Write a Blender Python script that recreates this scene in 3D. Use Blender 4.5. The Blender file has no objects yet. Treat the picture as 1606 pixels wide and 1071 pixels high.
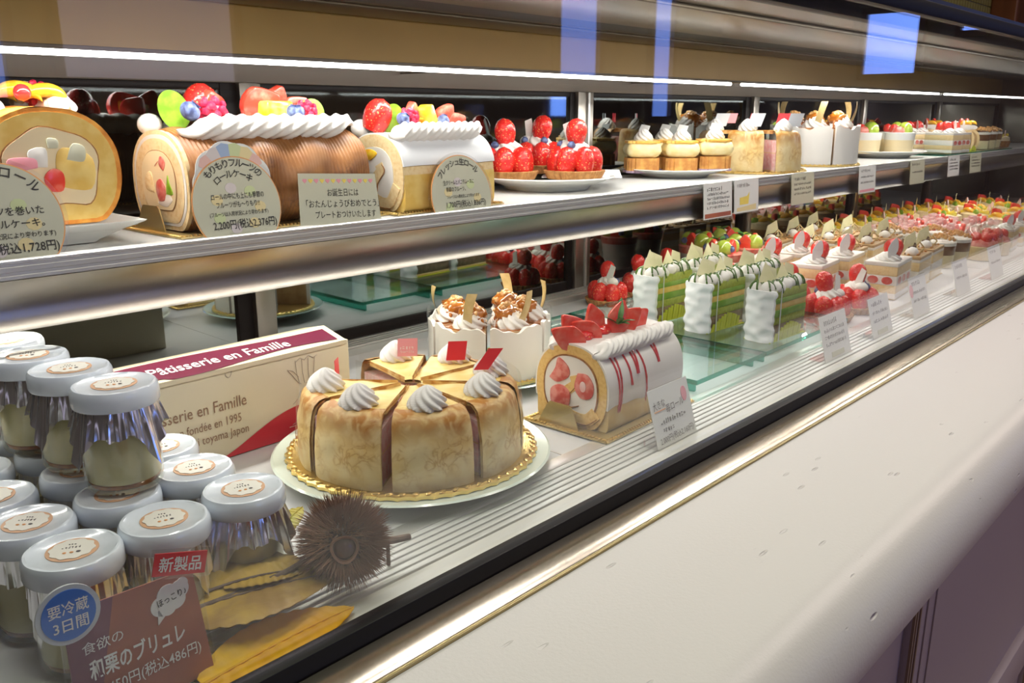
import bpy, bmesh, math, random
from mathutils import Vector, Matrix, noise as mnoise
PI = math.pi
rnd = random.Random(7)
sc = bpy.context.scene
COL = sc.collection

# ------------------------------------------------------------------ camera
H = 0.33
PITCH, YAWX = math.radians(14.893), math.radians(42.918)   # tilt down; angle of the case's long axis off the view direction
cam_d = bpy.data.cameras.new('camera')
cam_d.sensor_width = 36.0
cam_d.lens = 36.0 * 1348.0 / 1606.0
cam_d.clip_start = 0.01
cam_d.clip_end = 100
cam = bpy.data.objects.new('camera', cam_d)
COL.objects.link(cam)
fw = Vector((math.cos(YAWX) * math.cos(PITCH), math.sin(YAWX) * math.cos(PITCH), -math.sin(PITCH)))
cam.location = (0, 0, H)
cam.rotation_euler = fw.to_track_quat('-Z', 'Y').to_euler()
sc.camera = cam

# ------------------------------------------------------------------ world, big lights, exposure
w = bpy.data.worlds.new('shop_air')
sc.world = w
w.use_nodes = True
w.node_tree.nodes['Background'].inputs[0].default_value = (0.62, 0.66, 0.86, 1)
w.node_tree.nodes['Background'].inputs[1].default_value = 0.25
sc.view_settings.view_transform = 'Standard'
sc.view_settings.look = 'None'
sc.view_settings.exposure = 0.3
sc.view_settings.gamma = 1.0
sc.view_settings.use_curve_mapping = False
cy = sc.cycles
cy.max_bounces = 10
cy.diffuse_bounces = 4
cy.glossy_bounces = 5
cy.transmission_bounces = 6
cy.transparent_max_bounces = 32
cy.caustics_reflective = False
cy.caustics_refractive = False
cy.sample_clamp_indirect = 6.0
cy.use_denoising = True


def area(name, loc, rot, sx, sy, power, col=(1, 1, 1), spread=180):
    l = bpy.data.lights.new(name, 'AREA')
    l.shape = 'RECTANGLE'
    l.size, l.size_y = sx, sy
    l.energy = power
    l.color = col
    l.spread = math.radians(spread)
    o = bpy.data.objects.new(name, l)
    COL.objects.link(o)
    o.location = loc
    o.rotation_euler = rot
    return o


# shop ceiling lamps on the customer side of the counter
for i, (x, y, p, c) in enumerate([(0.36, 0.00, 6.2, (0.86, 1.0, 0.66)), (1.45, 0.05, 6.6, (1.0, 0.88, 0.84)), (2.7, 0.05, 8.5, (1.0, 0.88, 0.82)), (4.3, -0.1, 12, (1.0, 0.84, 0.72)), (1.6, -1.5, 8, (1.0, 0.78, 0.70))]):  # last one is added to throw warm light on the counter panels
    area('ceiling_lamp', (x, y, 1.62), (0, 0, 0), 0.42, 0.42, p, c)
# strip lights of the case: under the roof and under the shelf nose
area('case_strip_light', (1.5, 0.80, 0.3765), (0, 0, 0), 2.9, 0.006, 5.0, (1.0, 0.97, 0.93))
area('case_strip_light', (1.6, 0.775, 0.1790), (math.radians(-16), 0, 0), 3.0, 0.008, 3.6, (1.0, 0.95, 0.84))
area('case_strip_light', (1.6, 0.455, 0.4385), (math.radians(28), 0, 0), 3.0, 0.008, 4.3, (1.0, 0.96, 0.90))  # third strip, added under the roof front to brighten the cake fronts


# ------------------------------------------------------------------ materials
def nodes(m):
    m.use_nodes = True
    nt = m.node_tree
    nt.nodes.clear()
    out = nt.nodes.new('ShaderNodeOutputMaterial')
    return nt, out


def c4(c):
    return (c[0], c[1], c[2], 1.0)


MATS = {}


def mat(name, col, rough=0.5, metal=0.0, col2=None, nscale=40.0, lo=0.4, hi=0.6, detail=4.0, bump=0.0, bscale=None, bdist=0.002,
        stretch=None, coat=0.0, sss=0.0, emit=None, distort=0.0, spec=0.5):
    if name in MATS:
        return MATS[name]
    m = bpy.data.materials.new(name)
    nt, out = nodes(m)
    b = nt.nodes.new('ShaderNodeBsdfPrincipled')
    b.inputs['Base Color'].default_value = c4(col)
    b.inputs['Roughness'].default_value = rough
    b.inputs['Metallic'].default_value = metal
    b.inputs['Specular IOR Level'].default_value = spec
    if coat:
        b.inputs['Coat Weight'].default_value = coat
        b.inputs['Coat Roughness'].default_value = 0.08
    if sss:
        b.inputs['Subsurface Weight'].default_value = sss
        b.inputs['Subsurface Radius'].default_value = (1.0, 0.6, 0.4)
        b.inputs['Subsurface Scale'].default_value = 0.004
    if emit:
        b.inputs['Emission Color'].default_value = c4(emit[0])
        b.inputs['Emission Strength'].default_value = emit[1]
    nt.links.new(b.outputs[0], out.inputs[0])
    tc = nt.nodes.new('ShaderNodeTexCoord')
    src = tc.outputs['Object']
    if stretch:
        mp = nt.nodes.new('ShaderNodeMapping')
        mp.inputs['Scale'].default_value = stretch
        nt.links.new(src, mp.inputs[0])
        src = mp.outputs[0]
    if col2 is not None:
        n = nt.nodes.new('ShaderNodeTexNoise')
        n.inputs['Scale'].default_value = nscale
        n.inputs['Detail'].default_value = detail
        n.inputs['Distortion'].default_value = distort
        r = nt.nodes.new('ShaderNodeValToRGB')
        r.color_ramp.elements[0].position = lo
        r.color_ramp.elements[0].color = c4(col)
        r.color_ramp.elements[1].position = hi
        r.color_ramp.elements[1].color = c4(col2)
        nt.links.new(src, n.inputs['Vector'])
        nt.links.new(n.outputs[0], r.inputs[0])
        nt.links.new(r.outputs[0], b.inputs['Base Color'])
    if bump:
        n2 = nt.nodes.new('ShaderNodeTexNoise')
        n2.inputs['Scale'].default_value = bscale or nscale
        n2.inputs['Detail'].default_value = 5.0
        nt.links.new(src, n2.inputs['Vector'])
        bp = nt.nodes.new('ShaderNodeBump')
        bp.inputs['Strength'].default_value = bump
        bp.inputs['Distance'].default_value = bdist
        nt.links.new(n2.outputs[0], bp.inputs['Height'])
        nt.links.new(bp.outputs[0], b.inputs['Normal'])
    MATS[name] = m
    return m


def clear_mat(name, tint, rough=0.02, ior=1.45, gain=1.0, gloss=(1, 1, 1)):
    """thin clear sheet: straight-through transmission with a Fresnel reflection"""
    m = bpy.data.materials.new(name)
    nt, out = nodes(m)
    t = nt.nodes.new('ShaderNodeBsdfTransparent')
    t.inputs[0].default_value = c4(tint)
    g = nt.nodes.new('ShaderNodeBsdfGlossy')
    g.inputs['Roughness'].default_value = rough
    g.inputs[0].default_value = c4(gloss)
    f = nt.nodes.new('ShaderNodeFresnel')
    f.inputs[0].default_value = ior
    ge = nt.nodes.new('ShaderNodeNewGeometry')        # the same index for both faces of the sheet
    mr = nt.nodes.new('ShaderNodeMapRange')
    mr.inputs['To Min'].default_value = ior
    mr.inputs['To Max'].default_value = 1.0 / ior
    nt.links.new(ge.outputs['Backfacing'], mr.inputs['Value'])
    nt.links.new(mr.outputs[0], f.inputs[0])
    mu = nt.nodes.new('ShaderNodeMath')
    mu.operation = 'MULTIPLY'
    mu.inputs[1].default_value = gain
    mx = nt.nodes.new('ShaderNodeMixShader')
    nt.links.new(f.outputs[0], mu.inputs[0])
    nt.links.new(mu.outputs[0], mx.inputs[0])
    nt.links.new(t.outputs[0], mx.inputs[1])
    nt.links.new(g.outputs[0], mx.inputs[2])
    nt.links.new(mx.outputs[0], out.inputs[0])
    MATS[name] = m
    return m


def crepe_mat(name, base, pale, brown, scale=26.0, toast=None):
    """fried crepe: pale patches, fine wandering brown veins; toast = (z0, z1) browns the folded rim of the cake"""
    m = bpy.data.materials.new(name)
    nt, out = nodes(m)
    N, L = nt.nodes.new, nt.links.new
    b = N('ShaderNodeBsdfPrincipled')
    b.inputs['Roughness'].default_value = 0.45
    L(b.outputs[0], out.inputs[0])
    tc = N('ShaderNodeTexCoord')

    def noise(sc_, det, dis=0.0):
        n = N('ShaderNodeTexNoise')
        n.inputs['Scale'].default_value = sc_
        n.inputs['Detail'].default_value = det
        n.inputs['Distortion'].default_value = dis
        L(tc.outputs['Object'], n.inputs['Vector'])
        return n

    def ramp(src, stops):
        r = N('ShaderNodeValToRGB')
        e = r.color_ramp.elements
        e[0].position, e[0].color = stops[0][0], c4(stops[0][1])
        e[1].position, e[1].color = stops[-1][0], c4(stops[-1][1])
        for q, v in stops[1:-1]:
            e.new(q).color = c4(v)
        L(src, r.inputs[0])
        return r
    g = lambda v: (v, v, v)
    n1, n2, n3 = noise(scale * 1.7, 7, 0.7), noise(scale * 0.9, 8), noise(scale * 0.5, 3)
    vein = ramp(n1.outputs[0], [(0.42, g(0)), (0.47, g(0.3)), (0.50, g(0.9)), (0.53, g(0.3)), (0.58, g(0))])
    body = ramp(n2.outputs[0], [(0.36, pale), (0.64, base)])
    mask = ramp(n3.outputs[0], [(0.44, g(0.06)), (0.64, g(0.70))])
    mu = N('ShaderNodeMath')
    mu.operation = 'MULTIPLY'
    L(vein.outputs[0], mu.inputs[0])
    L(mask.outputs[0], mu.inputs[1])
    fac = mu.outputs[0]
    if toast:
        sx = N('ShaderNodeSeparateXYZ')
        L(tc.outputs['Object'], sx.inputs[0])
        ad = N('ShaderNodeMath')                       # ragged edge to the toasted rim
        ad.operation = 'MULTIPLY_ADD'
        ad.inputs[1].default_value = 0.045
        L(n3.outputs[0], ad.inputs[0])
        L(sx.outputs[2], ad.inputs[2])
        mr = N('ShaderNodeMapRange')
        mr.inputs['From Min'].default_value = toast[0] + 0.0225
        mr.inputs['From Max'].default_value = toast[1] + 0.0225
        mr.inputs['To Max'].default_value = 1.0
        L(ad.outputs[0], mr.inputs['Value'])
        m2 = N('ShaderNodeMath')
        m2.operation = 'MULTIPLY'
        sp_ = ramp(n1.outputs[0], [(0.38, g(0.25)), (0.56, g(1.0))])
        L(mr.outputs[0], m2.inputs[0])
        L(sp_.outputs[0], m2.inputs[1])
        mxx = N('ShaderNodeMath')
        mxx.operation = 'MAXIMUM'
        L(fac, mxx.inputs[0])
        L(m2.outputs[0], mxx.inputs[1])
        fac = mxx.outputs[0]
    mix = N('ShaderNodeMixRGB')
    mix.inputs[2].default_value = c4(brown)
    L(fac, mix.inputs[0])
    L(body.outputs[0], mix.inputs[1])
    L(mix.outputs[0], b.inputs['Base Color'])
    bp = N('ShaderNodeBump')
    bp.inputs['Strength'].default_value = 0.35
    bp.inputs['Distance'].default_value = 0.001
    L(n2.outputs[0], bp.inputs['Height'])
    L(bp.outputs[0], b.inputs['Normal'])
    MATS[name] = m
    return m


def berry_mat(name, red, seed, scale=280.0):
    """strawberry skin: glossy red with pale sunken seeds"""
    m = bpy.data.materials.new(name)
    nt, out = nodes(m)
    b = nt.nodes.new('ShaderNodeBsdfPrincipled')
    b.inputs['Roughness'].default_value = 0.22
    b.inputs['Coat Weight'].default_value = 0.35
    b.inputs['Coat Roughness'].default_value = 0.05
    nt.links.new(b.outputs[0], out.inputs[0])
    tc = nt.nodes.new('ShaderNodeTexCoord')
    v = nt.nodes.new('ShaderNodeTexVoronoi')
    v.inputs['Scale'].default_value = scale
    nt.links.new(tc.outputs['Object'], v.inputs['Vector'])
    r = nt.nodes.new('ShaderNodeValToRGB')
    r.color_ramp.elements[0].position, r.color_ramp.elements[0].color = 0.17, c4(seed)
    r.color_ramp.elements[1].position, r.color_ramp.elements[1].color = 0.25, c4(red)
    nt.links.new(v.outputs['Distance'], r.inputs[0])
    nt.links.new(r.outputs[0], b.inputs['Base Color'])
    bp = nt.nodes.new('ShaderNodeBump')
    bp.inputs['Strength'].default_value = 0.6
    bp.inputs['Distance'].default_value = 0.0012
    nt.links.new(v.outputs['Distance'], bp.inputs['Height'])
    nt.links.new(bp.outputs[0], b.inputs['Normal'])
    MATS[name] = m
    return m


mat('cream', (0.84, 0.80, 0.74), 0.42, sss=0.0, bump=0.1, bscale=90, bdist=0.001)
mat('cream_cool', (0.86, 0.86, 0.86), 0.4, bump=0.15, bscale=70, bdist=0.001)
mat('custard_coat', (0.86, 0.68, 0.33), 0.5, col2=(0.78, 0.52, 0.16), nscale=30)
mat('sponge', (0.84, 0.56, 0.20), 0.85, col2=(0.70, 0.40, 0.10), nscale=260, lo=0.45, hi=0.75, bump=0.6, bscale=300, bdist=0.001)
mat('sponge_pale', (0.86, 0.66, 0.36), 0.85, col2=(0.76, 0.50, 0.22), nscale=240, lo=0.45, hi=0.75, bump=0.6, bscale=300, bdist=0.001)
mat('sponge_rim', (0.86, 0.40, 0.06), 0.7, col2=(0.64, 0.22, 0.02), nscale=60, bump=0.5, bscale=200)
mat('crust', (0.42, 0.20, 0.07), 0.8, col2=(0.25, 0.10, 0.03), nscale=150)
mat('custard', (0.84, 0.60, 0.18), 0.55, col2=(0.76, 0.48, 0.10), nscale=60)
mat('custard_cream', (0.88, 0.72, 0.44), 0.5)
mat('pink_cream', (0.86, 0.46, 0.44), 0.5, col2=(0.92, 0.70, 0.66), nscale=140)
crepe_mat('crepe', (0.88, 0.62, 0.24), (0.92, 0.74, 0.40), (0.50, 0.20, 0.025), 40, (0.040, 0.062))
crepe_mat('crepe_top', (0.84, 0.60, 0.18), (0.90, 0.72, 0.30), (0.48, 0.20, 0.03), 50)
crepe_mat('brown_crust', (0.27, 0.10, 0.025), (0.38, 0.165, 0.05), (0.11, 0.032, 0.008), 40)
berry_mat('strawberry', (0.72, 0.025, 0.02), (0.86, 0.42, 0.14))
berry_mat('strawberry_dark', (0.45, 0.012, 0.015), (0.70, 0.30, 0.10))
mat('strawberry_cut', (0.78, 0.06, 0.035), 0.25, col2=(0.82, 0.22, 0.15), nscale=70, lo=0.48, hi=0.68, coat=0.3)
mat('strawberry_pale', (0.78, 0.30, 0.25), 0.35, col2=(0.66, 0.10, 0.08), nscale=110)
mat('pink_fruit', (0.86, 0.46, 0.44), 0.3, col2=(0.90, 0.74, 0.72), nscale=60, coat=0.3)
mat('kiwi', (0.17, 0.38, 0.015), 0.35, col2=(0.30, 0.52, 0.04), nscale=90, coat=0.3)
mat('grape', (0.34, 0.46, 0.04), 0.12, col2=(0.46, 0.58, 0.10), nscale=60, coat=0.6)
mat('blueberry', (0.035, 0.05, 0.14), 0.55, col2=(0.16, 0.22, 0.42), nscale=120)
mat('orange_fruit', (0.90, 0.42, 0.02), 0.25, col2=(0.94, 0.62, 0.05), nscale=120, coat=0.4)
mat('mango', (0.94, 0.66, 0.02), 0.2, col2=(0.96, 0.80, 0.12), nscale=70, coat=0.4)
mat('raspberry', (0.66, 0.02, 0.07), 0.35, coat=0.2)
mat('redcurrant', (0.78, 0.03, 0.03), 0.12, coat=0.6)
mat('mint', (0.05, 0.17, 0.04), 0.4, col2=(0.10, 0.28, 0.07), nscale=90)
mat('sauce', (0.62, 0.07, 0.08), 0.15, coat=0.5)
mat('caramel', (0.46, 0.15, 0.012), 0.12, col2=(0.28, 0.075, 0.006), nscale=120, coat=0.8)
mat('nut', (0.50, 0.22, 0.06), 0.3, col2=(0.72, 0.42, 0.16), nscale=160, coat=0.4)
mat('mocha', (0.56, 0.36, 0.17), 0.6, col2=(0.44, 0.26, 0.11), nscale=70, bump=0.4)
mat('chocolate', (0.075, 0.03, 0.015), 0.35)
mat('milk_chocolate', (0.20, 0.085, 0.035), 0.4)
mat('cocoa', (0.20, 0.09, 0.04), 0.9, col2=(0.30, 0.15, 0.07), nscale=200)
mat('pale_chocolate', (0.80, 0.74, 0.46), 0.35, col2=(0.72, 0.68, 0.38), nscale=60)
mat('gold_chocolate', (0.70, 0.54, 0.26), 0.3, col2=(0.56, 0.40, 0.16), nscale=60)
mat('matcha_sponge', (0.42, 0.48, 0.08), 0.85, col2=(0.32, 0.38, 0.05), nscale=220, bump=0.5, bscale=260, bdist=0.001)
mat('matcha_cream', (0.16, 0.33, 0.03), 0.5, col2=(0.24, 0.42, 0.06), nscale=60)
mat('matcha_sauce', (0.06, 0.14, 0.012), 0.2, coat=0.4)
mat('redbean', (0.30, 0.22, 0.14), 0.6, col2=(0.20, 0.14, 0.08), nscale=120)
mat('pudding', (0.80, 0.66, 0.31), 0.35, col2=(0.84, 0.71, 0.38), nscale=30)
mat('gold', (0.86, 0.62, 0.22), 0.28, metal=0.9, bump=0.3, bscale=400, bdist=0.0005)
mat('gold_flat', (0.58, 0.45, 0.20), 0.33, metal=0.8)
mat('paper_lime', (0.62, 0.66, 0.03), 0.5)
mat('china', (0.84, 0.85, 0.80), 0.16, coat=0.3)
mat('china_pattern', (0.62, 0.62, 0.50), 0.3)
mat('china_green', (0.74, 0.82, 0.72), 0.14, coat=0.3)
mat('glass_dish', (0.50, 0.68, 0.66), 0.1, coat=0.5)
mat('doily', (0.88, 0.86, 0.90), 0.7, bump=0.4, bscale=300)
mat('deck_white', (0.66, 0.655, 0.66), 0.38, col2=(0.62, 0.615, 0.625), nscale=5)
mat('shelf_white', (0.74, 0.73, 0.70), 0.35)
mat('aluminium', (0.70, 0.69, 0.67), 0.34, metal=0.75, bump=0.05, bscale=400, stretch=(0.02, 1, 1))
mat('aluminium_white', (0.72, 0.72, 0.70), 0.4, metal=0.25)
mat('steel', (0.36, 0.33, 0.29), 0.30, metal=1.0, bump=0.06, bscale=300, stretch=(1, 1, 0.03))
mat('steel_roof', (0.115, 0.092, 0.066), 0.34, metal=0.9, col2=(0.15, 0.12, 0.085), nscale=6, stretch=(0.2, 1, 1))
mat('amber_reflection_panel', (0.25, 0.15, 0.032), 0.36, metal=0.35, col2=(0.21, 0.12, 0.025), nscale=4)  # warm reflection of the shop put into the base colour
mat('black_rubber', (0.010, 0.008, 0.008), 0.45, spec=0.2)
mat('black_slot', (0.012, 0.011, 0.010), 0.5)
mat('chrome', (0.80, 0.75, 0.62), 0.22, metal=1.0)
mat('brass_edge', (0.40, 0.32, 0.16), 0.3, metal=0.9)
mat('mirror_glass', (0.34, 0.37, 0.37), 0.03, metal=1.0)
mat('panel_paint', (0.50, 0.42, 0.45), 0.45)
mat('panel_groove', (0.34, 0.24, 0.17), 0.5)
mat('lid_plastic', (0.80, 0.86, 0.92), 0.22, coat=0.5, bump=0.25, bscale=90, bdist=0.0012)
mat('foil', (0.92, 0.92, 0.93), 0.22, metal=0.92)
mat('sticker_cream', (0.86, 0.82, 0.72), 0.5)
mat('sticker_tan', (0.72, 0.42, 0.24), 0.5)
mat('ink_black', (0.03, 0.028, 0.025), 0.6)
mat('ink_grey', (0.12, 0.10, 0.10), 0.6)
mat('ink_sepia', (0.30, 0.17, 0.10), 0.6)
mat('ink_white', (0.86, 0.84, 0.80), 0.6)
mat('ink_pink', (0.82, 0.32, 0.38), 0.6)
mat('ink_yellow', (0.86, 0.66, 0.12), 0.6)
mat('ink_blue', (0.20, 0.30, 0.72), 0.6)
mat('ink_orange', (0.80, 0.36, 0.12), 0.6)
mat('ink_green', (0.45, 0.60, 0.22), 0.6)
mat('sign_rose', (0.80, 0.50, 0.44), 0.6)
mat('sign_sand', (0.80, 0.66, 0.34), 0.6)
mat('sign_leaf', (0.62, 0.68, 0.36), 0.6)
mat('sign_sky', (0.36, 0.46, 0.66), 0.6)
mat('sign_mauve', (0.70, 0.62, 0.60), 0.6)
mat('card_white', (0.80, 0.79, 0.75), 0.45)
mat('card_cream', (0.60, 0.585, 0.43), 0.45)
mat('card_maroon', (0.34, 0.10, 0.075), 0.3, col2=(0.46, 0.14, 0.075), nscale=14)
mat('card_plum', (0.20, 0.06, 0.10), 0.35)
mat('card_pinkgrey', (0.56, 0.42, 0.46), 0.45)
mat('red_paper', (0.74, 0.03, 0.04), 0.4)
mat('pink_paper', (0.86, 0.35, 0.38), 0.4)
mat('badge_blue', (0.03, 0.17, 0.62), 0.35)
mat('badge_rim', (0.62, 0.64, 0.66), 0.3)
mat('box_cream', (0.78, 0.70, 0.50), 0.42)
mat('box_red', (0.58, 0.03, 0.045), 0.35)
mat('box_plum', (0.15, 0.02, 0.05), 0.24)
mat('box_drawing', (0.50, 0.42, 0.33), 0.6)
mat('burr', (0.20, 0.085, 0.05), 0.55, col2=(0.30, 0.15, 0.085), nscale=60)
mat('burr_core', (0.09, 0.045, 0.045), 0.6)
mat('chestnut', (0.085, 0.035, 0.032), 0.25, coat=0.5)
mat('twig', (0.20, 0.14, 0.11), 0.75, col2=(0.12, 0.08, 0.06), nscale=120)
mat('dry_leaf', (0.52, 0.33, 0.05), 0.4, col2=(0.36, 0.21, 0.05), nscale=26, distort=0.6, bump=0.5, bscale=70)
mat('yellow_leaf', (0.86, 0.50, 0.01), 0.35, col2=(0.80, 0.40, 0.02), nscale=20, bump=0.4, bscale=70)
mat('green_leaf', (0.42, 0.46, 0.05), 0.45, col2=(0.52, 0.40, 0.05), nscale=30)
mat('wood_brown', (0.26, 0.09, 0.03), 0.4, col2=(0.18, 0.06, 0.02), nscale=8, stretch=(1, 1, 0.1))
mat('tile_green', (0.42, 0.38, 0.13), 0.25, col2=(0.36, 0.33, 0.10), nscale=2)
mat('grout', (0.62, 0.58, 0.42), 0.8)
mat('shop_wall', (0.28, 0.21, 0.15), 0.7)
mat('shop_wood', (0.20, 0.10, 0.05), 0.5)
mat('shop_floor', (0.30, 0.22, 0.16), 0.5)
mat('shop_ceiling', (0.46, 0.42, 0.36), 0.8)
mat('daylight', (0.2, 0.3, 0.5), 0.5, emit=((0.16, 0.30, 0.95), 3.0))
mat('daylight_dim', (0.5, 0.5, 0.55), 0.5, emit=((0.50, 0.44, 0.60), 1.3))
mat('steel_dark', (0.20, 0.17, 0.14), 0.5, metal=0.6)
mat('strip_glow', (1, 1, 1), 0.5, emit=((1.0, 0.98, 0.95), 9.0))
mat('cup_white', (0.84, 0.83, 0.80), 0.35)
mat('tart_shell', (0.50, 0.25, 0.08), 0.75, col2=(0.34, 0.15, 0.04), nscale=120, bump=0.4)
mat('lilac_film_shade', (0.42, 0.30, 0.40), 0.5)
mat('baked_crust', (0.74, 0.40, 0.10), 0.7, col2=(0.52, 0.22, 0.05), nscale=60, bump=0.4)
mat('cheese', (0.88, 0.76, 0.42), 0.55, col2=(0.84, 0.68, 0.30), nscale=70, bump=0.5, bscale=90)
mat('cheese_top', (0.80, 0.40, 0.06), 0.35, col2=(0.90, 0.62, 0.16), nscale=50)
clear_mat('front_pane', (0.965, 0.975, 0.97), 0.0, 1.5, 1.0)
clear_mat('clear_film', (0.975, 0.975, 0.97), 0.05, 1.45, 0.55)
clear_mat('jar_glass', (0.93, 0.95, 0.93), 0.02, 1.45, 1.1)
clear_mat('acrylic', (0.95, 0.955, 0.95), 0.03, 1.45, 1.0)
clear_mat('green_glass', (0.86, 0.955, 0.935), 0.0, 1.5, 1.0)
clear_mat('glass_edge', (0.22, 0.62, 0.55), 0.1, 1.5, 1.0, (0.5, 0.9, 0.82))


def marble_mat():
    m = bpy.data.materials.new('counter_stone')
    nt, out = nodes(m)
    b = nt.nodes.new('ShaderNodeBsdfPrincipled')
    b.inputs['Base Color'].default_value = (0.70, 0.66, 0.65, 1)
    b.inputs['Roughness'].default_value = 0.36
    nt.links.new(b.outputs[0], out.inputs[0])
    tc = nt.nodes.new('ShaderNodeTexCoord')
    n = nt.nodes.new('ShaderNodeTexNoise')
    n.inputs['Scale'].default_value = 380
    n.inputs['Detail'].default_value = 6
    nt.links.new(tc.outputs['Object'], n.inputs['Vector'])
    # short scattered nicks
    mp = nt.nodes.new('ShaderNodeMapping')
    mp.inputs['Rotation'].default_value = (0, 0, 0.7)
    mp.inputs['Scale'].default_value = (18, 75, 75)
    nt.links.new(tc.outputs['Object'], mp.inputs[0])
    v = nt.nodes.new('ShaderNodeTexVoronoi')
    v.inputs['Scale'].default_value = 1.0
    v.inputs['Randomness'].default_value = 1.0
    nt.links.new(mp.outputs[0], v.inputs['Vector'])
    r = nt.nodes.new('ShaderNodeValToRGB')
    r.color_ramp.elements[0].position, r.color_ramp.elements[0].color = 0.0, (0, 0, 0, 1)
    r.color_ramp.elements[1].position, r.color_ramp.elements[1].color = 0.13, (1, 1, 1, 1)
    nt.links.new(v.outputs['Distance'], r.inputs[0])
    n3 = nt.nodes.new('ShaderNodeTexNoise')
    n3.inputs['Scale'].default_value = 9
    nt.links.new(tc.outputs['Object'], n3.inputs['Vector'])
    r3 = nt.nodes.new('ShaderNodeValToRGB')
    r3.color_ramp.elements[0].position, r3.color_ramp.elements[0].color = 0.50, (1, 1, 1, 1)
    r3.color_ramp.elements[1].position, r3.color_ramp.elements[1].color = 0.56, (0, 0, 0, 1)
    nt.links.new(n3.outputs[0], r3.inputs[0])
    mx = nt.nodes.new('ShaderNodeMath')
    mx.operation = 'MAXIMUM'
    nt.links.new(r.outputs[0], mx.inputs[0])
    nt.links.new(r3.outputs[0], mx.inputs[1])
    b1 = nt.nodes.new('ShaderNodeBump')
    b1.inputs['Strength'].default_value = 0.22
    b1.inputs['Distance'].default_value = 0.001
    nt.links.new(n.outputs[0], b1.inputs['Height'])
    b2 = nt.nodes.new('ShaderNodeBump')
    b2.inputs['Strength'].default_value = 0.9
    b2.inputs['Distance'].default_value = 0.002
    nt.links.new(mx.outputs[0], b2.inputs['Height'])
    nt.links.new(b1.outputs[0], b2.inputs['Normal'])
    nt.links.new(b2.outputs[0], b.inputs['Normal'])
    MATS['counter_stone'] = m


marble_mat()


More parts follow.
